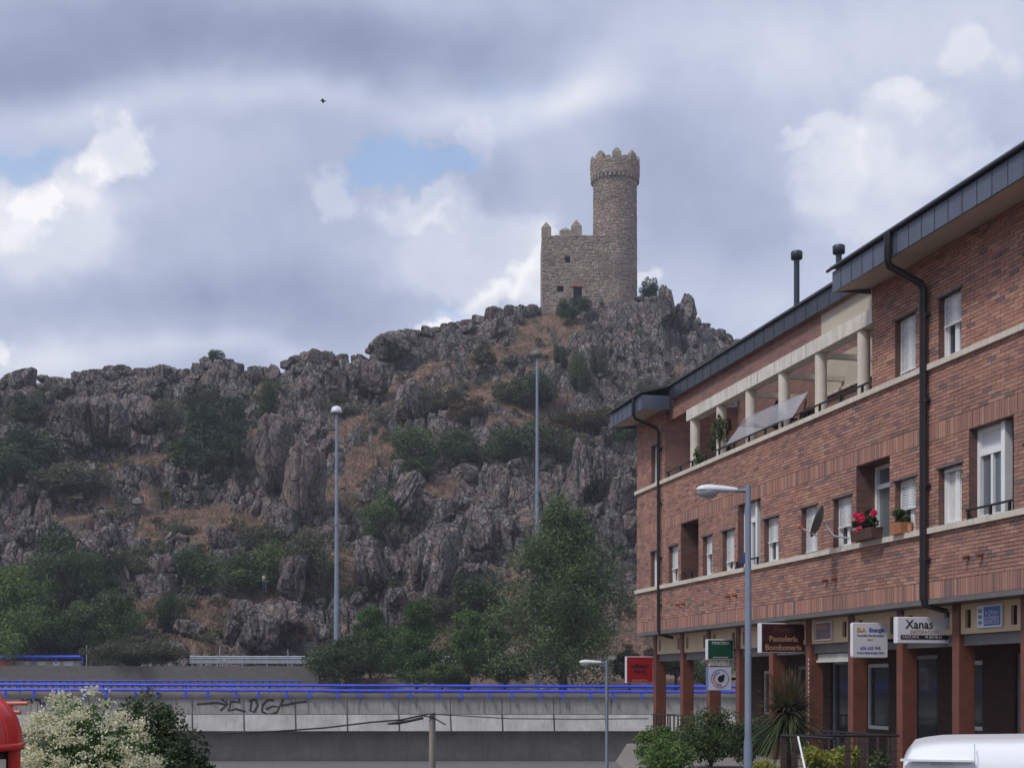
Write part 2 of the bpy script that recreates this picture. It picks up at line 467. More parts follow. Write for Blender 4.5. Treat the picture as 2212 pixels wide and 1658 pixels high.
def leaf_mat(name, cols, trans=.25):
    m, t, b = new_mat(name)
    a = t.nodes.new('ShaderNodeAttribute'); a.attribute_name = 'rnd'
    k = len(cols) - 1
    c = ramp(t, [(i / k, cc) for i, cc in enumerate(cols)], a.outputs['Fac']).outputs[0]
    oi = t.nodes.new('ShaderNodeObjectInfo')
    hs = N(t, 'ShaderNodeHueSaturation'); t.links.new(c, hs.inputs['Color'])
    t.links.new(rng_(t, oi.outputs['Random'], 0, 1, .75, 1.25), hs.inputs['Value']); t.links.new(rng_(t, oi.outputs['Random'], 0, 1, .51, .485), hs.inputs['Hue'])
    t.links.new(hs.outputs[0], b.inputs['Base Color']); b.inputs['Roughness'].default_value = .6; b.inputs['Specular IOR Level'].default_value = .25
    tr = t.nodes.new('ShaderNodeBsdfTranslucent'); t.links.new(hs.outputs[0], tr.inputs[0])
    mx = t.nodes.new('ShaderNodeMixShader'); mx.inputs[0].default_value = trans
    out = [n for n in t.nodes if n.type == 'OUTPUT_MATERIAL'][0]
    t.links.new(b.outputs[0], mx.inputs[1]); t.links.new(tr.outputs[0], mx.inputs[2]); t.links.new(mx.outputs[0], out.inputs[0])
    return m
M['leafdark'] = leaf_mat('leaf_dark', [(.022, .040, .018), (.044, .070, .030), (.072, .100, .042), (.11, .13, .065)])
M['leafmid'] = leaf_mat('leaf_mid', [(.030, .055, .020), (.060, .098, .036), (.10, .145, .055), (.135, .15, .075)])
M['leaflight'] = leaf_mat('leaf_light', [(.045, .095, .025), (.075, .15, .04), (.12, .20, .06), (.10, .13, .06)])
M['leafgrey'] = leaf_mat('leaf_grey', [(.045, .060, .032), (.080, .095, .052), (.125, .125, .075), (.17, .15, .10)])
M['leafbrown'] = leaf_mat('leaf_brown', [(.09, .06, .035), (.14, .09, .05), (.10, .09, .045), (.17, .12, .07)])
M['leafyellow'] = leaf_mat('leaf_yellow', [(.10, .17, .03), (.20, .27, .05), (.35, .33, .06), (.13, .20, .05)], .35)
M['leafpurple'] = leaf_mat('leaf_purple', [(.03, .012, .016), (.06, .02, .028), (.08, .03, .035)])
M['flowerwhite'] = leaf_mat('flower_cream', [(.50, .50, .28), (.72, .69, .47), (.78, .75, .58)], .3)
M['flowerred'] = leaf_mat('flower_red', [(.45, .01, .03), (.65, .03, .07), (.75, .10, .16)], .3)

def rock_mat(name, terrain):
    m, t, b = new_mat(name)
    pos = position(t)
    n1 = noise(t, .55, 6, pos, .6); n2 = noise(t, 3.2, 8, pos, .65); st = noise(t, 1.6, 6, stretch(t, pos, (1.6, 1.6, .28)), .6)
    c = ramp(t, [(.32, (.040, .036, .037)), (.45, (.108, .096, .094)), (.56, (.205, .184, .174)), (.72, (.40, .365, .335))], n2).outputs[0]
    c = mixc(t, rng_(t, st, .50, .66, 0, .75), c, (.028, .026, .028))                    # dark water streaks
    c = mixc(t, rng_(t, n1, .48, .68, 0, .6), c, (.25, .175, .145))                    # weathered warm faces
    sp = noise(t, 9, 3, pos, .5); c = mixc(t, rng_(t, sp, .60, .68, 0, .85), c, (.42, .39, .34))   # pale lichen
    sg = noise(t, 2.1, 5, stretch(t, pos, (1, 1, 1.3)), .6); c = mixc(t, rng_(t, sg, .60, .70, 0, .5), c, (.085, .085, .05))
    wv = N(t, 'ShaderNodeTexNoise', i_Scale=.7, i_Detail=4); t.links.new(pos, wv.inputs['Vector'])
    wa = N(t, 'ShaderNodeVectorMath', operation='ADD'); t.links.new(pos, wa.inputs[0]); t.links.new(wv.outputs['Color'], wa.inputs[1])
    vo = N(t, 'ShaderNodeTexVoronoi', feature='DISTANCE_TO_EDGE', i_Scale=.85); t.links.new(stretch(t, wa.outputs[0], (1.1, 1.1, .5)), vo.inputs['Vector'])
    crack = rng_(t, vo.outputs['Distance'], .0, .045, 1, 0)
    c = mixc(t, math_(t, 'MULTIPLY', crack, .8), c, (.022, .020, .021))
    vi = N(t, 'ShaderNodeTexVoronoi', i_Scale=.85); t.links.new(stretch(t, wa.outputs[0], (1.1, 1.1, .5)), vi.inputs['Vector'])
    hsv = N(t, 'ShaderNodeHueSaturation'); t.links.new(c, hsv.inputs['Color']); sc_ = t.nodes.new('ShaderNodeSeparateColor'); t.links.new(vi.outputs['Color'], sc_.inputs[0]); t.links.new(rng_(t, sc_.outputs[0], 0, 1, .72, 1.35), hsv.inputs['Value']); c = hsv.outputs[0]
    if terrain:
        at = t.nodes.new('ShaderNodeAttribute'); at.attribute_name = 'grass'
        g = mixc(t, rng_(t, noise(t, .8, 6, pos, .65), .35, .65), (.30, .172, .132), (.22, .150, .112))
        g = mixc(t, rng_(t, noise(t, 5, 6, pos, .7), .45, .70), g, (.34, .225, .165))
        g = mixc(t, rng_(t, noise(t, .45, 5, pos, .6), .46, .62, 0, .85), g, (.085, .088, .05))
        g = mixc(t, rng_(t, noise(t, 1.6, 6, pos, .7), .50, .64, 0, .75), g, (.085, .068, .05))
        nz = t.nodes.new('ShaderNodeSeparateXYZ'); t.links.new(t.nodes.new('ShaderNodeNewGeometry').outputs['Normal'], nz.inputs[0])
        flat = rng_(t, nz.outputs[2], .70, .88)
        flat = math_(t, 'MULTIPLY', flat, rng_(t, noise(t, .35, 5, pos, .6), .34, .48))
        gm = math_(t, 'MAXIMUM', flat, at.outputs['Fac'], clamp=True)
        gm = rng_(t, math_(t, 'ADD', gm, math_(t, 'MULTIPLY_ADD', noise(t, 2.2, 5, pos, .7), 1.0, -.5)), .35, .62)
        c = mixc(t, gm, c, g)
    t.links.new(c, b.inputs['Base Color']); b.inputs['Roughness'].default_value = .95; b.inputs['Specular IOR Level'].default_value = .15
    h = math_(t, 'ADD', noise(t, 1.6, 9, stretch(t, pos, (1.2, 1.2, .55)), .68), math_(t, 'MULTIPLY', noise(t, 7, 5, pos, .7), .3))
    h = math_(t, 'SUBTRACT', h, math_(t, 'MULTIPLY', crack, .35))
    bump(t, b, h, 1.0, .45)
    return m
M['hill'] = rock_mat('granite_and_dry_grass', True)
M['rock'] = rock_mat('granite', False)

# ------------------------------------------------------------------ ground
def ground_z(Y):
    return np.interp(Y, [-400, 26, 34, 89.0, 90.0, 97, 99.5, 100.2, 109, 114, 230, 4000], [0, 0, -3.0, -3.0, .3, .7, 1.6, 2.2, 2.5, -1, -1, -1])
gy = np.array([-400, 0, 10, 20, 26, 28, 30, 32, 34, 50, 70, 84, 89, 90, 94, 97, 99.5, 100.2, 105, 109, 114, 230, 600, 4000.])
gx_ = np.array([-4000, -800, -200, -80, -40, -20, -10, -5, 0, 5, 10, 20, 40, 80, 200, 800, 4000.])
gV = np.array([(x, y, ground_z(y)) for y in gy for x in gx_]); nx = len(gx_)
gF = np.array([(j * nx + i, j * nx + i + 1, (j + 1) * nx + i + 1, (j + 1) * nx + i) for j in range(len(gy) - 1) for i in range(nx - 1)])
tag(link('ground', np_mesh('ground', gV, gF), M['soil']), kind='structure')
st = MB(); st.box(-60, 60, 36, 86.4, -2.996, -2.96)
tag(st.build('lower_road', plain('worn_asphalt', (.13, .125, .118), .95, var=.15, scale=2)), kind='structure')
st = MB(); st.quad((-9, -6, .006), (9, -6, .006), (9, 19.5, .006), (-9, 19.5, .006))
tag(st.build('street', M['asphalt']), kind='structure')

# ------------------------------------------------------------------ hill
RX = [-1400, -700, -200, 0, 40, 100, 135, 165, 225, 330, 400, 440, 450, 505, 530, 560, 600, 640, 680, 770, 792, 800, 860, 900, 960, 1000, 1030, 1060, 1120, 1170, 1240, 1300, 1400, 1430, 1450, 1470, 1500, 1512, 1540, 1575, 1650, 1800, 2300, 3200, 4400]
RYp = [1000, 880, 830, 824, 810, 815, 832, 812, 801, 800, 806, 790, 780, 781, 806, 802, 796, 772, 764, 776, 779, 748, 728, 718, 706, 699, 692, 675, 668, 668, 655, 642, 646, 645, 672, 678, 682, 700, 716, 728, 790, 860, 960, 1080, 1250]
def ridge(px):
    yr = np.interp(px, RX, RYp); Dr = np.interp(px, [-1400, 0, 700, 1170, 1500, 2300, 4400], [150, 160, 162, 175, 175, 178, 185])
    return 1.7 + (1480 - yr) / 3000 * Dr, Dr
Y0 = 109.0; Z0 = 2.5
def prof(t):
    return np.where(t < 1, .15 * t + .85 * np.power(np.clip(t, 0, 1), 1.12), 1 - .25 * np.clip((t - 1) - .12, 0, 1) * 2.2)
def base_hill(px, t):
    zr, Dr = ridge(px)
    Y = Y0 + (Dr - Y0) * t
    z = Z0 + (zr - .35 - Z0) * prof(t)
    return (px - CX) / FPX * Y, Y, z
# dry grass areas: px, py, rx, ry, rot of the slope as it is seen
GR = [(1180, 700, 70, 22, 20), (1120, 745, 90, 16, 15), (1230, 690, 30, 40, 0), (1190, 770, 40, 45, 60), (1060, 760, 60, 14, 10), (960, 790, 90, 12, 10),
      (1080, 880, 120, 26, 0), (1190, 880, 70, 18, 25), (1000, 900, 70, 20, 0), (1020, 830, 90, 12, 5), (390, 1110, 90, 45, 10), (330, 1150, 50, 40, 0),
      (470, 1080, 60, 22, -10), (300, 970, 110, 18, 18), (90, 1020, 60, 12, 10), (170, 1090, 110, 10, 5), (640, 1240, 90, 22, 25), (540, 1290, 90, 24, 15),
      (430, 1310, 80, 26, 5), (570, 910, 40, 12, 0), (780, 1000, 40, 40, 0), (760, 920, 40, 30, 30), (700, 940, 50, 12, 0), (830, 960, 30, 50, 50), (1370, 1350, 40, 90, 0),
      (1000, 1090, 60, 20, 0), (1480, 790, 40, 10, -20), (560, 830, 40, 10, 0), (420, 1400, 90, 16, 0), (1260, 1380, 200, 30, 0), (1000, 1350, 120, 30, 0), (740, 1220, 30, 40, 0), (1090, 1270, 50, 30, 30),
      (870, 820, 50, 12, 20), (1330, 880, 30, 14, 0), (200, 1330, 120, 20, 0), (430, 1150, 70, 50, 20), (520, 1120, 60, 30, 0), (640, 1010, 50, 16, 20), (720, 1050, 30, 60, 60), (900, 850, 80, 14, 10), (1130, 800, 70, 16, 10), (1050, 860, 110, 20, 0), (860, 1060, 40, 16, 30), (400, 1340, 120, 34, 0), (620, 1330, 60, 12, 0), (320, 1060, 60, 18, 20), (1120, 930, 90, 14, 0), (960, 1050, 50, 14, 0)]
def grass_mask(px, py):
    g = np.zeros(np.shape(px))
    for (x, y, rx, ry, ro) in GR:
        a = R(ro); dx, dy = px - x, py - y
        u = (dx * math.cos(a) - dy * math.sin(a)) / rx; v = (dx * math.sin(a) + dy * math.cos(a)) / ry
        g = np.maximum(g, sstep(1.25, .6, np.sqrt(u * u + v * v)))
    return g
_gxx, _gyy = np.meshgrid(np.arange(-60, 1700, 3.), np.arange(560, 1460, 3.))
_gm = grass_mask(_gxx, _gyy)
def grass_at(x, y):
    return float(_gm[int(np.clip((y - 560) / 3, 0, _gm.shape[0] - 1)), int(np.clip((x + 60) / 3, 0, _gm.shape[1] - 1))])
# columns of the grid: fine across the view, coarse outside
ucol = np.concatenate([np.linspace(-1400, -60, 60, endpoint=False), np.linspace(-60, 1700, 760, endpoint=False), np.linspace(1700, 4400, 110)])
trow = np.concatenate([np.linspace(0, 1.1, 430, endpoint=False), np.linspace(1.1, 2.6, 40)])
PXg, Tg = np.meshgrid(ucol, trow)
Xg, Yg, Zg = base_hill(PXg, Tg)
py0 = 1480 - 3000 * (Zg - 1.7) / Yg
wx = Xg + 2.0 * fbm(Xg / 6, Yg / 6, 0 * Xg, 3, 3); wy = Yg + 2.0 * fbm(Xg / 6, Yg / 6, 0 * Xg + 9, 3, 5)
G = np.clip(grass_mask(PXg + 60 * fbm(Xg / 3, Yg / 3, 0 * Xg, 3, 21), py0 + 40 * fbm(Xg / 3, Yg / 3, 0 * Xg, 3, 22)), 0, 1)
edge = sstep(0, .10, Tg); top = sstep(1.0, .93, Tg) * .8 + .2
big = 5.0 * fbm(Xg / 16, Yg / 16, 0 * Xg, 3, 40)
Zs = Zg + big * edge * sstep(1.0, .8, Tg)
# ledges: the slope climbs in steps
q = Zs / 4.2 + 1.4 * fbm(Xg / 9, Yg / 14, 0 * Xg, 3, 50)
fr = q - np.floor(q); stepped = (np.floor(q) + sstep(.62, .98, fr)) - q
rocky = (1 - G)
Zs = Zs + stepped * 4.2 * .62 * (rocky * .8 + .2) * edge * top
for (cs, amp, cr, sd) in ((5.2, 2.0, 1.1, 60), (2.3, 1.15, .7, 70), (1.05, .5, .3, 80)):
    f1, f2, idv = cells(wx / cs, wy / (cs * .85), sd)
    dome = (idv - .5) * amp + (.35 - f1 * f1) * amp * .35
    crack = -cr * sstep(.16, .0, f2 - f1)
    Zs = Zs + (dome + crack) * rocky * edge * top
Zs = Zs + .35 * fbm(Xg / .9, Yg / .9, Zs / .9, 3, 90) * (.3 + .7 * rocky) * edge
Xs = Xg + .5 * fbm(Xg / 1.3, Zs / 1.3, Yg / 1.3, 3, 95) * rocky * edge
Ys = Yg + 1.0 * fbm(Xg / 1.7, Zs / 1.7, Yg / 1.7, 3, 97) * rocky * edge
nr, nc = PXg.shape
V = np.stack([Xs, Ys, Zs], -1).reshape(-1, 3)
ii = np.arange((nr - 1) * nc).reshape(nr - 1, nc)[:, :-1].ravel()
F = np.stack([ii, ii + 1, ii + nc + 1, ii + nc], -1)
hill_o = link('hill', np_mesh('hill', V, F, False, [('grass', 'POINT', G.ravel())]), M['hill'])
tag(hill_o, kind='structure')

def on_hill(px, py):
    """the place on the bare slope seen at (px, py): depth and height"""
    ts = np.linspace(0, 1.0, 200)
    x, y, z = base_hill(np.full(200, float(px)), ts)
    pys = 1480 - 3000 * (z - 1.7) / y
    o = np.argsort(pys); t = float(np.interp(py, pys[o], ts[o]))
    x, y, z = base_hill(np.array([float(px)]), np.array([t]))
    j = int(np.clip(np.searchsorted(trow, t), 0, nr - 1)); i = int(np.clip(np.searchsorted(ucol, px), 0, nc - 1))
    return Vector((float(x[0]), float(y[0]), float(Zs[j, i]))), t

hill_shrubs = [  # px, py(foot), w, h, material, label
    (62, 912, 84, 50, 'leafdark', 'dark round shrub below the left end of the rocky skyline'),
    (45, 1000, 150, 70, 'leafdark', 'wide dark shrub at the left edge halfway down the hill'),
    (20, 1040, 110, 60, 'leafmid', 'grey green shrub under the wide dark shrub at the left edge'),
    (160, 1060, 140, 46, 'leafgrey', 'low olive scrub on the slab slope left of the big oak'),
    (112, 1275, 150, 120, 'leafdark', 'broad dark pine low on the hill at the left'),
    (195, 1290, 120, 90, 'leafdark', 'dark bush right beside the broad low pine at the left'),
    (470, 960, 130, 90, 'leafdark', 'large dark oak bush on the left slope, upper half of the clump'),
    (430, 1012, 130, 70, 'leafdark', 'large dark oak bush on the left slope, lower half of the clump'),
    (505, 1000, 60, 60, 'leafdark', 'small dark bush at the right foot of the large oak clump'),
    (440, 888, 110, 48, 'leafgrey', 'grey green bush just above the large oak clump'),
    (365, 920, 80, 50, 'leafgrey', 'small grey bush at the upper left of the oak clump'),
    (578, 900, 52, 72, 'leafdark', 'upright dark bush alone right of the large oak clump'),
    (468, 786, 42, 28, 'leafdark', 'small round bush on the skyline outcrop at the left'),
    (600, 1250, 120, 70, 'leafmid', 'green thicket above the person on the path'),
    (520, 1262, 130, 60, 'leafmid', 'green thicket behind the walking person'),
    (670, 1230, 90, 80, 'leafgrey', 'olive thicket left of the first tall light mast'),
    (570, 1190, 110, 50, 'leafgrey', 'olive scrub under the pale boulder'),
    (420, 1240, 70, 50, 'leafmid', 'green bush left of the thicket by the path'),
    (815, 1150, 90, 60, 'leafmid', 'bright green bush under the leaning rock right of the first mast'),
    (850, 1105, 80, 60, 'leafmid', 'green bush above the bright one right of the first mast'),
    (900, 990, 92, 62, 'leafmid', 'green oak bush between the two light masts, left of three'),
    (905, 1030, 80, 40, 'leafdark', 'dark bush under the leftmost oak bush between the masts'),
    (995, 990, 90, 60, 'leafdark', 'dark oak bush between the two masts, middle of three'),
    (1075, 992, 100, 62, 'leafdark', 'dark oak bush just left of the second mast'),
    (1160, 985, 110, 62, 'leafdark', 'dark oak bush right behind the second mast'),
    (1225, 985, 80, 46, 'leafgrey', 'grey bush right of the second mast in the hollow'),
    (1010, 905, 90, 40, 'leafbrown', 'brownish broom bush on the dry slope left of the second mast'),
    (930, 886, 60, 40, 'leafgrey', 'grey shrub left of the brownish broom bush'),
    (985, 876, 50, 34, 'leafgrey', 'little grey shrub above the brownish broom bush'),
    (1145, 868, 120, 52, 'leafdark', 'dark spreading bush below the head of the second mast'),
    (1100, 856, 70, 34, 'leafgrey', 'grey low bush left of the spreading bush by the second mast'),
    (1255, 830, 60, 60, 'leafdark', 'dark bush at the foot of the grooved cliff'),
    (1290, 800, 50, 50, 'leafgrey', 'grey bush climbing the grooved cliff under the tower'),
    (1210, 790, 40, 40, 'leafdark', 'small dark bush beside the path below the tower'),
    (1255, 925, 120, 34, 'leafbrown', 'olive brown thicket on the ledge left of the building eave'),
    (1320, 915, 70, 40, 'leafgrey', 'grey bush on the ledge beside the building eave'),
    (1355, 950, 60, 40, 'leafdark', 'dark bush right under the tip of the building eave'),
    (1228, 686, 50, 38, 'leafdark', 'dark bush in front of the tower door'),
    (1262, 668, 34, 22, 'leafdark', 'small dark bush at the right side of the tower door'),
    (1403, 640, 52, 36, 'leafdark', 'round bush behind the rocks right of the tower'),
    (1045, 785, 56, 26, 'leafgrey', 'low shrub on the path slope left of the tower hill'),
    (1400, 850, 50, 30, 'leafgrey', 'low bush on the cliff just above the building roof'),
    (1030, 1320, 130, 70, 'leafdark', 'dark bush low on the slope left of the big roadside tree'),
    (940, 1330, 80, 40, 'leafgrey', 'grey bush low on the slope behind the young roadside trees'),
    (730, 870, 50, 24, 'leafgrey', 'tiny grey shrub on the crag above the first mast'),
    (370, 1350, 70, 60, 'leafdark', 'dark bush at the left of the path by the overhanging rock'),
    (1350, 1100, 70, 34, 'leafbrown', 'brownish bush above the boulders beside the building corner'),
    (280, 1250, 110, 60, 'leafgrey', 'grey green bush between the pine and the path'),
]
# rock prototypes
def ico(sub):
    bm = bmesh.new(); bmesh.ops.create_icosphere(bm, subdivisions=sub, radius=1)
    v = np.array([p.co[:] for p in bm.verts]); f = np.array([[q.index for q in p.verts] for p in bm.faces]); bm.free()
    return v, f
def rock_shape(v, seed, planes=12, pw=4.0):
    r = np.random.RandomState(seed)
    w = v * (np.sum(np.abs(v) ** pw, 1) ** (-1 / pw))[:, None]
    for k in range(planes):
        n = r.normal(size=3); n[2] *= .6; n /= np.linalg.norm(n); d = r.uniform(.62, .95)
        e = w @ n - d; w = w - np.where(e > 0, e, 0)[:, None] * n * .9
    for k in range(4):                          # vertical joints
        a = r.uniform(0, math.pi); n = np.array([math.cos(a), math.sin(a), r.uniform(-.15, .15)]); d = r.uniform(-.4, .4)
        e = np.abs(w @ n - d); w = w * (1 - .13 * np.exp(-(e / .05) ** 2))[:, None]
    f = fbm(w[:, 0] * 1.6 + seed, w[:, 1] * 1.6, w[:, 2] * 1.6, 4, seed); g = fbm(w[:, 0] * 6, w[:, 1] * 6 + seed, w[:, 2] * 6, 3, seed + 5)
    h = fbm(w[:, 0] * 14, w[:, 1] * 14 + seed, w[:, 2] * 9, 3, seed + 9)
    return w * (1 + .34 * f + .17 * g + .05 * h)[:, None]
iv, if_ = ico(5)
rock_meshes = []
for k in range(8):
    m = np_mesh('boulder', rock_shape(iv, 100 + k), if_, True); m.materials.append(M['rock']); rock_meshes.append(m)
def boulder(px, py, w, h, depth=None, sink=.35, mesh=None, tilt=0.0, mat=None):
    """a boulder w x h display pixels large, its foot at (px, py)"""
    p, t = on_hill(px, py); D = p.y
    W_, H_ = w / FPX * D, h / FPX * D
    o = link('boulder', rock_meshes[mesh if mesh is not None else rnd.randrange(8)], None, hill_o)
    o.scale = (W_ / 1.8, (depth or max(W_, H_) * .9) / 1.8, H_ / 1.7)
    z = 1.7 + (1480 - py) / 3000 * D
    o.location = ((px - CX) / FPX * D, D, z + H_ * (.5))
    o.rotation_euler = (rnd.uniform(-.1, .1), tilt, rnd.choice([0, math.pi]) + rnd.uniform(-.3, .3))
    return o
notable = [(660, 1128, 88, 150, 0, .02), (597, 1050, 82, 135, 1, -.08), (800, 1270, 75, 105, 3, -.15), (935, 1290, 120, 165, 4, .22), (870, 1120, 60, 100, 5, .5),
           (1262, 1090, 44, 130, 6, .02), (1300, 1085, 40, 110, 7, 0), (1345, 1150, 70, 110, 0, .1), (1325, 1210, 60, 90, 2, .3), (880, 900, 60, 70, 1, .1),
           (1440, 705, 34, 80, 6, .05), (1485, 712, 46, 72, 3, -.1), (1462, 712, 20, 50, 5, 0), (630, 1300, 60, 90, 2, 0), (600, 1372, 130, 72, 4, .3), (560, 1400, 80, 70, 5, .1),
           (410, 1380, 60, 40, 6, -.5), (520, 1350, 60, 50, 7, 0), (240, 950, 90, 80, 1, .1), (170, 960, 70, 90, 2, 0), (310, 930, 60, 70, 3, 0), (620, 1160, 50, 70, 5, 0),
           (1040, 1180, 70, 90, 3, .2), (960, 1140, 60, 60, 0, 0), (480, 1190, 60, 50, 1, 0), (380, 1200, 70, 40, 2, 0), (810, 850, 60, 60, 2, 0), (850, 770, 90, 60, 4, 0)]
pale_m = M['rock'].copy(); pale_m.name = 'warm_granite'
_t = pale_m.node_tree; _b = [n for n in _t.nodes if n.type == 'BSDF_PRINCIPLED'][0]; _src = _b.inputs['Base Color'].links[0].from_socket
_c = mixc(_t, rng_(_t, noise(_t, .5, 5, position(_t), .6), .42, .66, 0, .6), _src, (.31, .225, .18)); _t.links.new(_c, _b.inputs['Base Color'])
pale_mesh = rock_meshes[0].copy(); pale_mesh.materials.clear(); pale_mesh.materials.append(pale_m)
for (x, y, w, h, mi, ti) in notable:
    ob_ = boulder(x, y, w, h, mesh=mi, tilt=ti)
    if x in (660, 597): ob_.data = pale_mesh
# rocks along the skyline
x = -60
while x < 1600:
    w = rnd.uniform(18, 46) if x < 760 else rnd.uniform(14, 36)
    if not (1185 < x < 1290):
        zr = float(np.interp(x, RX, RYp)); h = w * rnd.uniform(.6, 1.05)
        h *= 1.15
        if 1170 < x < 1410: h *= .55
        ob_ = boulder(x, zr + h * .74, w * 1.15, h, mesh=rnd.randrange(8)); ob_.location *= 1.008; ob_.location.z += .0
    x += w * rnd.uniform(.55, .95)
n_b = len([o for o in bpy.data.objects if o.name.startswith('boulder')])
tries = 0
occupied = []
while n_b < 165 and tries < 9000:
    tries += 1
    x = rnd.uniform(-30, 1620); yr = float(np.interp(x, RX, RYp)); y = rnd.uniform(yr + 15, 1400)
    if grass_at(x, y) > .3: continue
    w = rnd.uniform(18, 46); tall = 1.0 + (x > 1180) * .9
    if y - w * tall < yr: continue
    if any(abs(x - q[0]) < (q[2] + w) * .5 and -w * .9 < y - q[1] + q[3] * .5 < q[3] * .5 + w for q in hill_shrubs): continue
    boulder(x, y, w, w * rnd.uniform(.6, 1.2) * tall, mesh=rnd.randrange(8), tilt=rnd.uniform(-.25, .35)); n_b += 1
# the many small rocks, one mass
iv2, if2 = ico(3)
rp = [rock_shape(iv2, 300 + k, 7) for k in range(6)]
r_ = np.random.RandomState(4)
Vs, Fs = [], []; off = 0; cnt = 0
while cnt < 800:
    x = r_.uniform(-40, 1640); yr = float(np.interp(x, RX, RYp)); y = r_.uniform(yr + 6, 1420)
    g = grass_at(x, y)
    if g > .5 and r_.rand() < .85: continue
    p, t = on_hill(x, y)
    s = r_.uniform(.22, .85) * (1 if g < .5 else .6)
    v = rp[r_.randint(6)] * np.array([s * r_.uniform(.8, 1.4), s, s * r_.uniform(.7, 1.7)])
    a = r_.uniform(0, 6.28); ca, sa = math.cos(a), math.sin(a)
    v = np.stack([v[:, 0] * ca - v[:, 1] * sa, v[:, 0] * sa + v[:, 1] * ca, v[:, 2]], -1) + np.array([p.x, p.y, p.z + s * .25])
    Vs.append(v); Fs.append(if2 + off); off += len(v); cnt += 1
tag(link('rocks', np_mesh('rocks', np.concatenate(Vs), np.concatenate(Fs), True), M['rock'], hill_o), kind='stuff')

# ------------------------------------------------------------------ foliage
CLUMP = None
def leaf_quads(pos, size, rs, up=0.0, aspect=.55, jitter=.4):
    n = len(pos)
    d = rs.normal(size=(n, 3)); d[:, 2] += up; d /= np.linalg.norm(d, axis=1)[:, None]
    e = rs.normal(size=(n, 3)); e -= (e * d).sum(1)[:, None] * d; e /= np.linalg.norm(e, axis=1)[:, None]
    s = size * rs.uniform(1 - jitter, 1 + jitter, n)[:, None]
    V = np.stack([pos - d * s * .5, pos + e * s * aspect * .5, pos + d * s * .5, pos - e * s * aspect * .5], 1).reshape(-1, 3)
    a = rs.rand(n)
    if CLUMP is not None and len(CLUMP[0]) == n: a = .5 * a + .5 * CLUMP[1][CLUMP[0]]
    return V, np.arange(n * 4).reshape(n, 4), a
def crown_points(rs, n, blobs=26, rblob=.34, zs=1.0, hollow=.35, flat_base=.0, shape='round'):
    d = rs.normal(size=(blobs, 3)); d /= np.linalg.norm(d, axis=1)[:, None]
    rr = rs.uniform(.35, .80, blobs)[:, None]
    c = d * rr
    if flat_base: c[:, 2] = np.where(c[:, 2] < -flat_base, -flat_base + rs.uniform(-.1, .1, blobs), c[:, 2])
    if shape == 'cone':
        hgt = rs.rand(blobs) ** .8; a = rs.uniform(0, 6.28, blobs); w = (1.06 - hgt) ** .55 * np.minimum(1, .75 + hgt) * rs.uniform(.35, 1, blobs) * .86
        c = np.stack([np.cos(a) * w, np.sin(a) * w, hgt * 2 - 1], -1)
    br = rs.uniform(.6, 1.25, blobs) * rblob
    k = rs.randint(blobs, size=n)
    q = rs.normal(size=(n, 3)); q /= np.linalg.norm(q, axis=1)[:, None]
    q *= (hollow + (1 - hollow) * rs.rand(n) ** .6)[:, None]
    p = c[k] + q * br[k][:, None]
    p[:, 2] *= zs
    global CLUMP
    CLUMP = (k, rs.rand(blobs))
    return p
def crown_mesh(name, seed, n, size, mat, **kw):
    rs = np.random.RandomState(seed)
    V, F, a = leaf_quads(crown_points(rs, n, **kw), size, rs)
    m = np_mesh(name, V, F, False, [('rnd', 'FACE', a)]); m.materials.append(M[mat]); return m
far = {}
for mt in ('leafdark', 'leafmid', 'leafgrey', 'leafbrown'):
    far[mt] = [crown_mesh('foliage', 10 + k + len(mt), 5200, .095, mt, blobs=24, rblob=.36, flat_base=.35) for k in range(2)]
for (x, y, w, h, mt, lab) in hill_shrubs:
    p, t = on_hill(x, y); D = p.y
    o = link('shrub', rnd.choice(far[mt]))
    W_, H_ = w / FPX * D, h / FPX * D
    o.scale = (W_ * .66, W_ * .5, H_ * .86)
    z = 1.7 + (1480 - y) / 3000 * D
    if 'behind the rocks right of the tower' in lab: D += 3; z += .6
    elif 'skyline' not in lab: D -= 1.1; z = 1.7 + (1480 - y) / 3000 * D
    o.location = ((x - CX) / FPX * D, D - W_ * .1, z + H_ * .40)
    o.rotation_euler = (0, 0, rnd.uniform(0, 6.28))
    tag(o, lab, 'shrub', 'shrubs on the rocky hill')
# low scrub that nobody could count
Vs, Fs, As = [], [], []; off = 0
rs = np.random.RandomState(31)
for k in range(640):
    x = rs.uniform(-40, 1620); yr = float(np.interp(x, RX, RYp)); y = rs.uniform(yr + 22, 1410)
    p, t = on_hill(x, y)
    if vnoise(np.array([p.x / 9]), np.array([p.y / 9]), np.array([.3]), 8)[0] < .42: continue
    s = rs.uniform(.35, 1.25)
    pts = crown_points(rs, int(240 * s + 60), blobs=6, rblob=.5) * np.array([s * 1.3, s, s * .7]) + np.array([p.x, p.y - .2, p.z + s * .35])
    v, f, a = leaf_quads(pts, .20, rs)
    Vs.append(v); Fs.append(f + off); As.append(np.clip(a * .6 + rs.uniform(0, .4), 0, 1)); off += len(v)
tag(link('scrub', np_mesh('scrub', np.concatenate(Vs), np.concatenate(Fs), False, [('rnd', 'FACE', np.concatenate(As))]), M['leafgrey']),
    'low olive scrub and tufts scattered over the rocky hillside', 'scrub', kind='stuff')
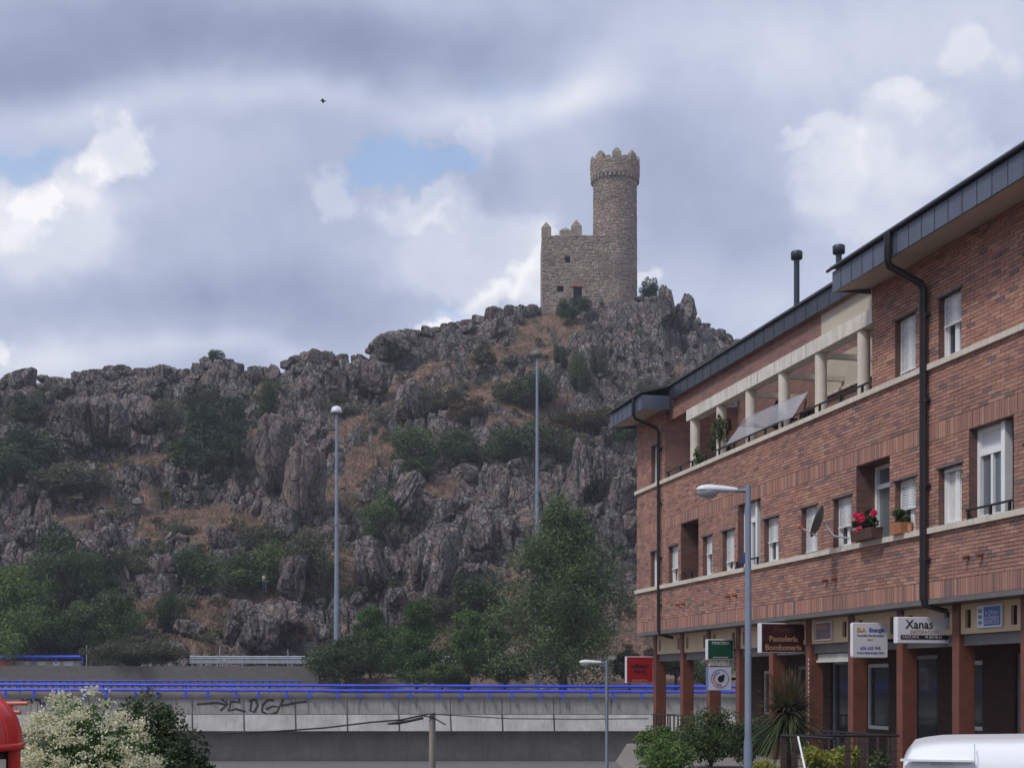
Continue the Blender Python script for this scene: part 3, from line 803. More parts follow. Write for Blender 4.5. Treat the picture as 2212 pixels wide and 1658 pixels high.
# dry grass tufts on the sandy patches
Vs, Fs, As = [], [], []; off = 0
pts = []
while len(pts) < 16000:
    x = rs.uniform(-40, 1620); yr = float(np.interp(x, RX, RYp)); y = rs.uniform(yr + 10, 1430)
    if grass_at(x, y) < .4: continue
    p, t = on_hill(x, y); pts.append((p.x + rs.uniform(-.3, .3), p.y + rs.uniform(-.3, .3), p.z + .12))
pts = np.array(pts); v, f, a = leaf_quads(pts, .34, rs, up=3.0, aspect=.22)
M['drygrass'] = leaf_mat('dry_grass', [(.27, .155, .115), (.34, .215, .155), (.20, .14, .10), (.38, .27, .19)], .3)
tag(link('dry_grass', np_mesh('dry_grass', v, f, False, [('rnd', 'FACE', a)]), M['drygrass']), 'dry orange grass tufts growing on the sandy patches of the hill', 'grass', kind='stuff')

def tree(name, label, foot, height, width, mat, seed, n, size, shape='round', base=.25, trunk_r=.15, lean=0.0, blobs=40, rblob=.26, group=None, zs=1.0, limbs=7):
    """trunk with limbs and a crown of leaf-sized faces"""
    t = empty(name, foot)
    rs = np.random.RandomState(seed)
    ch = height * (1 - base) / 2
    cz = height * base + ch
    if shape == 'boughs':
        nb = blobs; hb = rs.rand(nb) ** .85; az = rs.uniform(0, 6.283, nb); el = np.radians(rs.uniform(15, 62, nb))
        wmax = np.interp(hb, [0, .15, .45, .7, 1], [.78, .98, .80, .50, .16]); ln = wmax * rs.uniform(.55, 1.12, nb)
        k = rs.randint(nb, size=n); u = rs.uniform(.18, 1.05, n); sg = (.035 + .075 * np.sin(np.clip(u, 0, 1) * 2.6)) * (.6 + .6 * wmax[k])
        px_ = np.cos(az[k]) * ln[k] * u * width / 2; py_ = np.sin(az[k]) * ln[k] * u * width / 2
        pz_ = hb[k] * height * .90 + ln[k] * u * np.tan(el[k]) * width / 2 * .55 - (ln[k] * u) ** 2 * width * .07
        pts0 = np.stack([px_, py_, np.clip(pz_, .1, height)], -1) + rs.normal(size=(n, 3)) * (sg * width / 2)[:, None] * np.array([1, 1, .9])
        global CLUMP
        CLUMP = (k, rs.rand(nb))
    pts = pts0 if shape == 'boughs' else crown_points(rs, n, blobs=blobs, rblob=rblob, shape=shape) * np.array([width / 2 / .98, width / 2 / .98, ch * (1.0 if shape == 'round' else .95)]) + np.array([0, 0, cz])
    V, F, a = leaf_quads(pts, size, rs)
    link('crown', np_mesh('crown', V, F, False, [('rnd', 'FACE', a)]), M[mat], t)
    tr = MB()
    tr.tube([(0, 0, -.4), (.02 * height * lean, 0, height * .3), (.03 * height * lean, 0, height * .6), (0, 0, height * .93)], [trunk_r, trunk_r * .75, trunk_r * .5, trunk_r * .12], 8)
    for k in range(limbs):
        a_ = rs.uniform(0, 6.28); z0 = height * rs.uniform(base * .6, .6); ln = width * rs.uniform(.25, .42) * (1 - z0 / height)
        tr.tube([(0, 0, z0), (math.cos(a_) * ln * .5, math.sin(a_) * ln * .5, z0 + ln * .55), (math.cos(a_) * ln, math.sin(a_) * ln, z0 + ln * 1.1)], [trunk_r * .45, trunk_r * .28, trunk_r * .08], 6)
    tr.build('trunk', M['bark'], t)
    tag(t, label, 'tree' if 'tree' in name else 'bush', group)
    return t
def tree_px(name, label, px, foot_y, top_y, w, D, mat, seed, n, size, **kw):
    f = P(px, foot_y, D); h = (foot_y - top_y) / FPX * D
    return tree(name, label, f, h, w / FPX * D, mat, seed, n, size, **kw)
tree_px('roadside_tree', 'tallest feathery green tree behind the blue rail, in front of the second mast', 1215, 1492, 1060, 335, 93, 'leafmid', 41, 62000, .19, shape='boughs', base=.04, trunk_r=.28, blobs=95, rblob=.20, lean=1, limbs=18)
tree_px('roadside_tree', 'young green tree with a thin bare trunk right of the dark juniper', 900, 1484, 1285, 150, 96, 'leaflight', 42, 15000, .17, shape='boughs', blobs=38, base=.12, trunk_r=.13, group=None)
tree_px('roadside_tree', 'young yellow green tree between the thin trunked one and the tallest tree', 1012, 1484, 1310, 165, 96.5, 'leaflight', 43, 16000, .17, shape='boughs', blobs=40, base=.10, trunk_r=.14)
tree_px('roadside_tree', 'pale green tree behind the dark juniper', 800, 1480, 1300, 150, 101, 'leaflight', 44, 14000, .17, shape='boughs', blobs=38, base=.15, trunk_r=.13)
tree_px('juniper_bush', 'dark juniper bush at the foot of the first tall mast', 748, 1486, 1362, 205, 97, 'leafdark', 45, 20000, .16, base=.0, trunk_r=.12, blobs=60)
tree_px('juniper_bush', 'dark olive bush standing in the median left of the guard rail', 296, 1452, 1366, 235, 102, 'leafgrey', 46, 20000, .16, base=.0, trunk_r=.12, blobs=60)
tree_px('roadside_tree', 'bright green tree at the left edge beside the far blue rail', 30, 1445, 1218, 230, 109, 'leaflight', 47, 24000, .2, shape='boughs', base=.05, trunk_r=.16, blobs=60)
tree_px('roadside_tree', 'second green tree from the left edge behind the far road', 140, 1445, 1285, 180, 111, 'leafmid', 48, 15000, .2, base=.05, trunk_r=.15, blobs=50)
tree_px('roadside_tree', 'green tree above the median bush, left of the path', 240, 1445, 1278, 225, 113, 'leafmid', 49, 22000, .2, shape='boughs', base=.05, trunk_r=.15, blobs=50)
tree_px('roadside_tree', 'small green tree hidden behind the arcade pillars', 1460, 1486, 1355, 170, 97, 'leafmid', 50, 14000, .15, base=.1, trunk_r=.12)
tree_px('roadside_tree', 'small green tree left of the red shop sign', 1360, 1486, 1395, 90, 97, 'leafmid', 51, 5000, .15, base=.1, trunk_r=.1)
tree_px('juniper_bush', 'low dark bush between the young trees and the tallest tree', 1090, 1486, 1400, 130, 95, 'leafdark', 52, 10000, .13, base=.0, trunk_r=.08)
tree_px('juniper_bush', 'low green bush under the yellow green young tree', 955, 1486, 1425, 140, 94.5, 'leafmid', 53, 9000, .13, base=.0, trunk_r=.08)
tree_px('juniper_bush', 'low dark bush behind the blue rail left of the round logo sign', 1530, 1490, 1425, 130, 95, 'leafdark', 54, 6000, .13, base=.0, trunk_r=.08)

tree_px('roadside_tree', 'grey green tree behind the young trees at the foot of the crag', 860, 1478, 1330, 120, 104, 'leafmid', 55, 9000, .18, base=.05)
tree_px('roadside_tree', 'broad dark tree low on the hill behind the left edge trees', 150, 1330, 1170, 210, 117, 'leafdark', 56, 20000, .2, base=.05, trunk_r=.2, blobs=60)
tree_px('roadside_tree', 'green tree on the slope between the yellow green tree and the tallest tree', 1060, 1478, 1290, 110, 104, 'leafmid', 57, 9000, .18, base=.05)
# ------------------------------------------------------------------ air
hz = MB(); hz.box(-700, 700, -60, 700, -4.5, 78)
hm = bpy.data.materials.new('air'); hm.use_nodes = True; ht = hm.node_tree; ht.nodes.clear()
hv = ht.nodes.new('ShaderNodeVolumePrincipled'); hv.inputs['Color'].default_value = (.86, .90, 1, 1); hv.inputs['Density'].default_value = HAZE; hv.inputs['Anisotropy'].default_value = .2
ht.links.new(hv.outputs[0], ht.nodes.new('ShaderNodeOutputMaterial').inputs['Volume'])
tag(hz.build('haze', hm), kind='stuff')

# ------------------------------------------------------------------ stone tower on the hill
def stone_mat():
    m, t, b = new_mat('field_stone')
    a = t.nodes.new('ShaderNodeAttribute'); a.attribute_name = 'rnd'
    c = ramp(t, [(0, (.24, .185, .15)), (.2, (.34, .265, .215)), (.35, (.20, .165, .145)), (.5, (.39, .305, .24)), (.65, (.27, .20, .16)), (.8, (.42, .35, .29)), (.9, (.32, .21, .155)), (1, (.16, .14, .13))], a.outputs['Fac']).outputs[0]
    pos = position(t); n = noise(t, .32, 5, pos); c = mixc(t, rng_(t, n, .46, .64, 0, .5), c, (.13, .12, .11))
    n = noise(t, 6, 4, pos); c = mixc(t, rng_(t, n, .5, .8, 0, .4), c, (.34, .29, .23))
    t.links.new(c, b.inputs['Base Color']); b.inputs['Roughness'].default_value = .95; bump(t, b, n, .7, .05)
    return m
M['stone'] = stone_mat()
M['stonecore'] = plain('old_mortar', (.27, .23, .19), .95, var=.25, scale=1.2, dirt=.4, bmp=.4)
TD = 175.0; k_ = TD / FPX
def tz(py): return 1.7 + (1480 - py) * k_
X0, X1 = (1170 - CX) * k_, (1331 - CX) * k_
CXt, CYt, RT = (1331 - CX) * k_, TD + 2.0, 46.5 * k_
zb, zw, zc, zp = tz(672), tz(512), tz(377), tz(346)
castle = empty('stone_tower', (0, 0, 0))
tag(castle, 'round stone watchtower with square walled annex on the hilltop', 'tower')
holes = [((1238 - CX) * k_, (1266 - CX) * k_ - .55, tz(662), tz(622), 'door'), ((1203 - CX) * k_, (1217 - CX) * k_, tz(633), tz(620), 'window'), ((1220 - CX) * k_, (1231 - CX) * k_, tz(570), tz(557), 'window')]
wm = MB()
def wall_fill(mb, x0, x1, z0, z1, hs, f):
    xs = sorted({x0, x1, *[h[0] for h in hs], *[h[1] for h in hs]}); zs = sorted({z0, z1, *[h[2] for h in hs], *[h[3] for h in hs]})
    for i in range(len(xs) - 1):
        for j in range(len(zs) - 1):
            cx, cz = (xs[i] + xs[i + 1]) / 2, (zs[j] + zs[j + 1]) / 2
            if any(h[0] < cx < h[1] and h[2] < cz < h[3] for h in hs): continue
            f(xs[i], xs[i + 1], zs[j], zs[j + 1])
YF = TD - .6
wall_fill(wm, X0, X1, zb - 3, zw, holes, lambda a, b, c, d: wm.box(a, b, YF, YF + .9, c, d))
wm.box(X0, X0 + .9, YF + .9, YF + 8, zb - 3, zw); wm.box(X0 + .9, X1 + .5, YF + 7.1, YF + 8, zb - 3, zw); wm.box(X0 + .9, X1, YF + .9, YF + 7.1, zb + 2, zb + 2.3)
wm.build('wall', M['stonecore'], castle)
tb = MB(); tb.lathe([(RT + .1, zb - 3), (RT + .05, zb + 2), (RT, zc - .8), (RT + .12, zc - .35), (RT + .38, zc)], (CXt, CYt, 0), 40)
tb.build('tower_body', M['stonecore'], castle)
crn = MB(); RC = 53 * k_
crn.lathe([(RC, zc + .02), (RC, zp), (RC - .5, zp), (RC - .5, zc + .3)], (CXt, CYt, 0), 40); crn.build('parapet', M['stonecore'], castle)
# stones laid on the faces
rs = np.random.RandomState(5)
SV, SF, SA = [], [], []
def stone_patch(corners_in, corners_out, a):
    o = len(SV) * 1
    SV.extend(corners_in + corners_out); SA.extend([a] * 5)
    SF.extend([(o + 4, o + 5, o + 6, o + 7), (o, o + 1, o + 5, o + 4), (o + 1, o + 2, o + 6, o + 5), (o + 2, o + 3, o + 7, o + 6), (o + 3, o, o + 4, o + 7)])
def planar(x0, x1, y, z0, z1, hs=()):
    z = z0
    while z < z1 - .1:
        h = min(rs.uniform(.24, .42), z1 - z); x = x0
        while x < x1 - .05:
            w = min(rs.choice([.22, .3, .4, .55]) * rs.uniform(.8, 1.2), x1 - x); cx, cz = x + w / 2, z + h / 2; zj = rs.uniform(-.10, .10); z_old = z; z = z + zj
            if not any(q[0] - w / 2 < cx < q[1] + w / 2 and q[2] - h / 2 < cz < q[3] + h / 2 for q in hs):
                g = .03; j = lambda: rs.uniform(-.05, .05); d = rs.uniform(.02, .09)
                ins = [(x + g, y, z + g), (x + w - g, y, z + g), (x + w - g, y, z + h - g), (x + g, y, z + h - g)]
                ous = [(x + g + .03 + j(), y - d, z + g + .03 + j()), (x + w - g - .03 + j(), y - d, z + g + .03 + j()), (x + w - g - .03 + j(), y - d + j() * .5, z + h - g - .03 + j()), (x + g + .03 + j(), y - d + j() * .5, z + h - g - .03 + j())]
                stone_patch(ins, ous, rs.rand())
            z = z_old; x += w
        z += h
def round_(cx, cy, rfun, z0, z1, a0=0, a1=2 * math.pi):
    z = z0
    while z < z1 - .08:
        h = min(rs.uniform(.24, .42), z1 - z); a = a0
        while a < a1 - .01:
            r = rfun(z); w = rs.choice([.22, .3, .4, .52]) * rs.uniform(.8, 1.2) / r; w = min(w, a1 - a); g = .025 / r; d = rs.uniform(.02, .09); zj = rs.uniform(-.10, .10); z += zj
            def pt(aa, zz, rr): return (cx + rr * math.cos(aa), cy + rr * math.sin(aa), zz)
            ins = [pt(a + g, z + .02, r), pt(a + w - g, z + .02, r), pt(a + w - g, z + h - .02, r), pt(a + g, z + h - .02, r)]
            ous = [pt(a + 2 * g, z + .05, r + d), pt(a + w - 2 * g, z + .05, r + d), pt(a + w - 2 * g, z + h - .05, r + d), pt(a + 2 * g, z + h - .05, r + d)]
            stone_patch(ins, ous, rs.rand()); a += w; z -= zj
        z += h
planar(X0, X1 - RT * .35, YF, zb - .5, zw, holes)
round_(CXt, CYt, lambda z: float(np.interp(z, [zb, zb + 2, zc - .8], [RT + .1, RT + .05, RT])), zb - .3, zc - .8)
round_(CXt, CYt, lambda z: RC, zc + .15, zp)
tag(link('stones', np_mesh('stones', np.array(SV), np.array(SF), False, [('rnd', 'FACE', np.array(SA))]), M['stone'], castle), kind='stuff')
for i in range(34):                                             # corbels under the parapet
    a = 2 * math.pi * i / 34; c_ = MB(); c_.box(-.3, .0, -.13, .13, -.42, 0); o = c_.build('corbel', M['stonecore'], castle, (CXt + RC * math.cos(a), CYt + RC * math.sin(a), zc)); o.rotation_euler = (0, 0, a)
def merlon(name, x, y, z, w, d, h, tip, rz=0.0, top=.62):
    b = MB(); b.box(-w / 2, w / 2, -d / 2, d / 2, 0, h)
    e = w / 2; b.add([(-e, -d / 2, h), (e, -d / 2, h), (e, d / 2, h), (-e, d / 2, h), (-e * top, -d * .3, h + tip * .5), (e * top, -d * .3, h + tip * .5), (e * top, d * .3, h + tip * .5), (-e * top, d * .3, h + tip * .5), (0, 0, h + tip)],
                      [(0, 1, 5, 4), (1, 2, 6, 5), (2, 3, 7, 6), (3, 0, 4, 7), (4, 5, 8), (5, 6, 8), (6, 7, 8), (7, 4, 8)])
    o = b.build(name, M['merlon'], castle, (x, y, z)); o.rotation_euler = (0, 0, rz)
M['merlon'] = plain('merlon_stone', (.27, .225, .185), .95, var=.45, scale=2.6, dirt=.4, bmp=.8)
for px, w, top in ((1180, 21, 485), (1221, 25, 496), (1245, 23, 480)):
    H_ = (512 - top) * k_ + .15; merlon('merlon', (px - CX) * k_, YF + .45, zw, w * k_, .8, H_ * .60, H_ * .48, 0, .5)
for i in range(8):
    a = 2 * math.pi * (i + .5) / 8 + math.pi / 8; merlon('merlon', CXt + (RC - .25) * math.cos(a), CYt + (RC - .25) * math.sin(a), zp - .05, 1.1, .55, .75, .62, a + math.pi / 2)
for i in range(16):
    a = 2 * math.pi * i / 16 + (.0 if i % 2 else .12); b = MB(); b.box(-.28, .28, -.25, .25, 0, .4)
    o = b.build('parapet_stub', M['merlon'], castle, (CXt + (RC - .26) * math.cos(a), CYt + (RC - .26) * math.sin(a), zp - .05)); o.rotation_euler = (0, 0, a + math.pi / 2)
for (a, b, c, d, kind) in holes:
    q = MB(); q.box(a, b, YF + .45, YF + .6, c, d); q.build('door' if kind == 'door' else 'window', plain('old_wood', (.045, .036, .03), .9) if kind == 'door' else M['dark'], castle)
q = MB(); q.box(holes[0][0] - .3, holes[0][1] + .3, YF - .12, YF + .3, holes[0][3], holes[0][3] + .35); q.build('lintel', plain('lintel_stone', (.30, .15, .10), .9, var=.3), castle)
for dx in (-.65, 1.1):
    q = MB(); q.tube([(CXt + dx, CYt, zp - .5), (CXt + dx, CYt, zp + 1.1)], .03, 6); q.build('antenna', M['black'], castle)

# ------------------------------------------------------------------ roads and parapets across the valley
def ray_x(px, D): return (px - CX) / FPX * D
via = empty('road_viaduct', (0, 85, 0)); tag(via, 'grey concrete road deck wall with dark joints running across behind the street', 'viaduct')
VX0, VX1 = -62, 52
zt, zm, zl = 1.7 - 17 / 3000 * 85, 1.7 - 62 / 3000 * 85, 1.7 - 98 / 3000 * 85
b = MB(); b.box(VX0, VX1, .35, 1.2, zl, zt); b.build('parapet', M['concrete'], via)
b = MB(); b.box(VX0, VX1, 1.2, 12.0, zl + .3, zt - 1.0); b.build('deck', M['asphalt'], via)
b = MB(); b.box(VX0, VX1, .22, .35, zt - .30, zt + .02); b.build('coping', M['concrete3'], via)
pitch = 3.17; x = VX0; ph = ray_x(637, 85) % pitch
i0 = int((VX0) // pitch)
k = i0
while k * pitch + ph < VX1:                                      # upper and lower rows of panels with open joints
    x = k * pitch + ph
    u = MB(); u.box(x + .03, x + pitch - .03, .27, .35, zm + .02, zt - .32); o = u.build('panel', M['deck'], via)
    l = MB(); xa, xb = x + .05, x + pitch - .05
    l.add([(xa + .05, .12, zl), (xb + .05, .12, zl), (xb, .24, zm - .02), (xa, .24, zm - .02), (xa + .05, .35, zl), (xb + .05, .35, zl), (xb, .35, zm - .02), (xa, .35, zm - .02)],
          [(0, 1, 2, 3), (0, 3, 7, 4), (1, 5, 6, 2), (3, 2, 6, 7), (0, 4, 5, 1)])
    l.build('panel', M['concrete2'], via); k += 1
b = MB(); b.box(VX0, VX1, 1.5, 2.9, -3.2, zl + .3); b.build('retaining_wall', M['concrete3'], via)
def rail(name, label, x0, x1, Y, ztop, mat, r, post_px, h, bracket=False, group='blue road rails', two=0, posts=True):
    t = empty(name, ((x0 + x1) / 2, Y, ztop)); hx = (x1 - x0) / 2
    q = MB(); q.tube([(-hx, 0, 0), (hx, 0, 0)], r, 8)
    q.build('rail', mat, t)
    if two:
        q = MB(); q.tube([(-hx, 0, -two), (hx, 0, -two)], r * .8, 6); q.build('rail', mat, t)
    n = int(2 * hx / post_px)
    if posts:
        pm = MB()
        if bracket:
            pm.box(-.05, .05, -.04, .10, -h, 0); pm.box(-.09, .09, -.07, .0, -h - .02, -h + .12)
        else:
            pm.box(-.04, .04, .0, .08, -h, 0)
        me = pm.mesh('post'); me.materials.append(mat)
        for i in range(n + 1):
            link('post', me, None, t, (-hx + i * post_px + (.18 if i % 2 else 0), 0, 0))
    if Y < 90: t.rotation_euler = (0, .0032, 0)
    tag(t, label, 'railing', group); return t
rail('road_railing', 'nearest bright blue tube rail on short brackets along the concrete deck edge', VX0, VX1, 84.98, 1.7 - 11.5 / 3000 * 85, M['blue'], .088, 1.55, .42, True)
rail('road_railing', 'second bright blue rail just behind the nearest one', VX0, VX1, 86.9, 1.7 - .5 / 3000 * 87, M['blue'], .088, 2.6, .75)
rail('fence_railing', 'blue picket fence along the grey barrier at the left', ray_x(-400, 96), ray_x(650, 96), 96, 1.7 + 11 / 3000 * 96, M['bluedull'], .05, .25, .5, two=.35)
b = MB(); b.box(ray_x(-500, 100), ray_x(690, 100), 99.6, 100.0, .3, 1.7 + 42 / 3000 * 100)
bw = b.build('barrier_wall', M['barrier']); tag(bw, 'long plain grey concrete barrier behind the blue rails at the left', 'wall')
rail('far_railing', 'short far blue rail above the painted wall at the left edge', ray_x(-300, 108), ray_x(176, 108), 107.8, 1.7 + 62 / 3000 * 108, M['blue'], .13, 1.9, .5)
b = MB(); b.box(ray_x(-320, 108), ray_x(173, 108), 108, 108.4, 1, 1.7 + 53 / 3000 * 108); pw = b.build('painted_wall', M['concrete']); tag(pw, 'low concrete wall with faded white and mauve graffiti behind the far road', 'wall')
for (px, w, h, c) in ((60, 16, 8, (.5, .48, .55)), (90, 22, 9, (.6, .6, .56)), (122, 18, 10, (.7, .7, .74)), (148, 26, 10, (.55, .55, .68)), (30, 14, 7, (.35, .12, .13))):
    b = MB(); D = 107.985; n = 8; pts = [(ray_x(px + w / 2 * math.cos(6.283 * i / n) * rnd.uniform(.8, 1.1), D), 1.7 + (1480 - 1432 + h / 2 * math.sin(6.283 * i / n)) / 3000 * D) for i in range(n)]
    b.add([(p[0], D, p[1]) for p in pts], [tuple(range(n))]); b.build('graffiti', plain('faded_spray', c, .9), pw)
gr = empty('guard_rail', (ray_x(545, 106), 106, 0)); tag(gr, 'grey steel guard rail beyond the barrier, left of the dark juniper', 'guard rail')
hx = ray_x(1106 + 660, 106)
zg = 1.7 + 64 / 3000 * 106
for kz in (0, .33):
    q = MB(); q.prism([(0, zg - kz), (-.07, zg - kz - .06), (0, zg - kz - .13), (-.07, zg - kz - .20), (0, zg - kz - .26), (.01, zg - kz - .26), (.01, zg - kz)], 0, ray_x(410 - 545 + 1106, 106), hx); q.build('beam', M['steel'], gr)
me = MB().box(-.05, .05, .01, .1, 1.5, zg).mesh('post'); me.materials.append(M['steel'])
x = ray_x(415 - 545 + 1106, 106)
while x < hx: link('post', me, None, gr, (x, 0, 0)); x += 1.9
for px in (548, 718):
    pass
for (px, y0, y1, D, lab) in ((475, 1395, 1440, 103, 'thin grey sign post at the left on the guard rail'), (622, 1402, 1440, 103, 'thin grey post right of centre on the guard rail'), (187, 1392, 1420, 108, 'thin grey post with a stay at the end of the far blue rail')):
    q = MB(); a, c = P(px, y0, D), P(px, y1, D); q.tube([(0, 0, -2), (0, 0, a.z - c.z)], .04, 6)
    if px == 187: q.tube([(0, 0, .8), (.35, 0, .1)], .02, 5)
    o = q.build('marker_post', M['steel'], None, c); tag(o, lab, 'post')
# spray paint on the deck wall
inkm = plain('spray_paint', (.03, .028, .032), .8, var=.3)
def spray(pts, name, r=.07, D=85.26 ):
    q = MB(); q.tube([(ray_x(a, D), 0, 1.7 + (1480 - y) / 3000 * D) for a, y in pts], r, 6); o = q.build(name, inkm, via); o.scale = (1, .15, 1); o.location = (0, D - 85, 0); return o
strokes = [[(425, 1520), (440, 1519), (470, 1517), (488, 1521)], [(478, 1509), (492, 1519), (476, 1534)], [(515, 1502), (518, 1516), (499, 1514), (494, 1534), (510, 1530), (530, 1536)],
           [(538, 1513), (551, 1510), (557, 1522), (549, 1537), (541, 1534), (543, 1514)], [(592, 1512), (578, 1511), (567, 1522), (566, 1536), (580, 1543), (597, 1538), (604, 1526), (590, 1524), (574, 1531)],
           [(612, 1509), (604, 1524), (622, 1522), (606, 1520)], [(612, 1522), (640, 1517), (663, 1514)],
           [(44, 1503), (53, 1516), (64, 1504), (70, 1518)], [(75, 1512), (84, 1508), (90, 1522)], [(94, 1522), (100, 1507), (106, 1514), (110, 1500)], [(118, 1520), (126, 1517), (131, 1522)]]
for s_ in strokes: spray(s_, 'graffiti_stroke', .075 if s_[0][0] > 400 else .09)
# car on the far road
def simple_car(name, label, loc, rz, body, L_=4.2, W_=1.7, H_=1.42, group=None):
    t = empty(name, loc, rz); hl = L_ / 2
    prof_ = [(-hl, .35), (-hl, .75), (-hl + .15, .88), (-hl * .72, .95), (-hl * .42, H_ - .06), (-hl * .2, H_), (hl * .35, H_ - .02), (hl * .62, 1.0), (hl * .95, .82), (hl, .62), (hl, .35)]
    b = MB(); b.prism(prof_, 1, -W_ / 2, W_ / 2); b.build('body', body, t, bevel=.05)
    g = MB()
    for sy in (-1, 1): g.prism([(-hl * .6, .98), (-hl * .40, H_ - .14), (hl * .33, H_ - .12), (hl * .52, .98)], 1, sy * (W_ / 2 + .004), sy * (W_ / 2 + .008))
    g.build('window', M['glass'], t)
    for sx in (-1, 1):
        for sy in (-1, 1):
            w = MB(); w.lathe([(.20, -.1), (.31, -.1), (.31, .1), (.20, .1)], (0, 0, 0), 18); o = w.build('wheel', M['rubber'], t, (sx * hl * .62, sy * (W_ / 2 - .08), .31)); o.rotation_euler = (R(90), 0, 0)
    tag(t, label, 'car', group); return t
simple_car('car', 'dull red car passing on the far road at the left edge', (ray_x(-20, 104.5), 104.5, 2.25), 0, plain('dull_red_paint', (.16, .03, .035), .3))

# tall light masts
def mast(label, px, top, foot, D, r0, r1, hood):
    f = P(px, foot, D); f.z = float(ground_z(D)) - .2; zt_ = P(px, top, D).z - f.z
    t = empty('light_mast', f)
    q = MB(); q.tube([(0, 0, 0), (0, 0, zt_ * .35), (0, 0, zt_ * .36), (0, 0, zt_)], [r0, r0 * .86, r0 * .78, r1], 12); q.build('pole', M['galv'], t)
    q = MB(); q.lathe([(.16, zt_ - .1), (.40, zt_ + .05), (.42, zt_ + .12), (.30, zt_ + .42), (.1, zt_ + .5)], (0, 0, 0), 16); q.build('lamp_hood', hood, t)
    q = MB(); q.lathe([(.16, zt_ - .12), (.34, zt_ - .02), (.34, zt_ + .04)], (0, 0, 0), 16); q.build('lens', M['glassgrey'], t)
    for z in (zt_ * .36, zt_ * .6):
        q = MB(); q.lathe([(r0 * .9, z), (r0 * .9, z + .12)], (0, 0, 0), 12); q.build('collar', M['galv'], t)
    tag(t, label, 'light mast')
mast('left one of two tall grey light masts, with a pale round head', 727, 892, 1370, 99, .21, .085, M['lamp'])
mast('taller light mast rising behind the feathery tree, dark round head', 1160, 770, 1480, 98.5, .19, .08, M['greyslab'])

# ------------------------------------------------------------------ brick building
A = Vector((3.65, 40.5, 0)); RZ = math.atan2(-.974, .2265)
tv = Vector((math.cos(RZ), math.sin(RZ), 0)); nv = Vector((-math.sin(RZ), math.cos(RZ), 0))
def bw_(s, n, z): return A + tv * s + nv * n + Vector((0, 0, z))
bld = empty('brick_building', A, RZ)
tag(bld, 'three storey red brick building with arcade, roof terrace and zinc eaves at the right', 'building')
S1 = 23.0; ZB, ZS1, ZS2, ZT = 3.22, 4.42, 7.30, 9.32
op = []   # s0, s1, z0, z1, kind
for a, c, sh in ((1.25, 1.98, .0), (2.75, 3.48, .62), (5.33, 5.97, .45), (6.67, 7.42, .78), (9.2, 9.97, .55), (11.17, 11.93, .97), (12.68, 13.46, .6), (15.2, 15.95, .55), (16.73, 17.47, .05), (19.3, 20.05, .5), (21.2, 21.95, .6)):
    op.append((a, c, ZS1 + .05, 5.47, 'win', sh))
for a, c, sh in ((1.3, 2.02, .97), (15.2, 15.95, .93), (16.73, 17.46, .48), (19.3, 20.1, .6), (21.2, 21.95, .3)):
    op.append((a, c, ZS2 + .05, 8.43, 'win', sh))
op += [(3.71, 5.02, ZS1 + .05, 5.98, 'loggia', 0), (7.65, 8.98, ZS1 + .05, 5.98, 'tall', 0), (13.67, 14.99, ZS1 + .05, 5.98, 'tall2', 0), (17.7, 19.0, ZS1 + .05, 5.98, 'tall', 0)]
TER = (2.45, 14.3, ZS2 + .05, 9.42)
hs = [(o[0], o[1], o[2], o[3]) for o in op] + [TER]
w = MB()
wall_fill(w, 0, S1, ZB - .02, 9.42, hs, lambda a, b_, c, d: w.quad((a, .012, c), (b_, .012, c), (b_, .012, d), (a, .012, d)))
w.quad((0, .012, ZB), (0, .012, 9.42), (0, 9, 9.42), (0, 9, ZB)); w.quad((0, 9, ZB), (S1, 9, ZB), (S1, 9, 9.42), (0, 9, 9.42)); w.quad((S1, .012, ZB), (S1, 9, ZB), (S1, 9, 9.42), (S1, .012, 9.42))
w.build('wall', M['mortar'], bld)
for (a, b_, c, d, kind, sh) in op:
    rv = MB()
    dp = {'win': .17, 'loggia': 1.5, 'tall': .22, 'tall2': .46}[kind]
    rv.quad((a, .0, c), (a, dp, c), (a, dp, d), (a, .0, d)); rv.quad((b_, .0, c), (b_, .0, d), (b_, dp, d), (b_, dp, c)); rv.quad((a, 0, d), (a, dp, d), (b_, dp, d), (b_, 0, d)); rv.quad((a, 0, c), (b_, 0, c), (b_, dp, c), (a, dp, c))
    if kind == 'loggia': rv.quad((a, dp, c), (b_, dp, c), (b_, dp, d), (a, dp, d))
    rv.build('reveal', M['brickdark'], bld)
# bricks
rb = np.random.RandomState(11)
bricks = []
def cut(s0, s1, z0, z1):
    iv_ = [(s0, s1)]
    for (a, b_, c, d) in hs:
        if d <= z0 + .01 or c >= z1 - .01: continue
        nw = []
        for (p, q_) in iv_:
            if b_ <= p or a >= q_: nw.append((p, q_)); continue
            if a > p: nw.append((p, a))
            if b_ < q_: nw.append((b_, q_))
        iv_ = nw
    return iv_
ZR = [(ZB, ZB + .31, 's'), (ZB + .31, ZS1 - .05, 'n'), (ZS1 + .05, 5.99, 'n'), (5.99, 6.30, 's'), (6.30, ZS2 - .05, 'n'), (ZS2 + .05, ZT + .08, 'n')]
for (z0, z1, kind) in ZR:
    if kind == 's':
        for (p, q_) in cut(0, S1, z0, z1):
            n = max(1, round((q_ - p) / .072)); pt_ = (q_ - p) / n
            for i in range(n): bricks.append((p + i * pt_ + .005, p + (i + 1) * pt_ - .005, z0 + .006, z1 - .008))
        continue
    nrow = round((z1 - z0) / .066); hh = (z1 - z0) / nrow
    for j in range(nrow):
        za = z0 + j * hh
        for (p, q_) in cut(0, S1, za, za + hh):
            x = math.floor(p / .25) * .25 - (.125 if j % 2 else 0)
            while x < q_:
                a, b_ = max(x, p) + .005, min(x + .25, q_) - .005
                if b_ - a > .03: bricks.append((a, b_, za + .005, za + hh - .005))
                x += .25
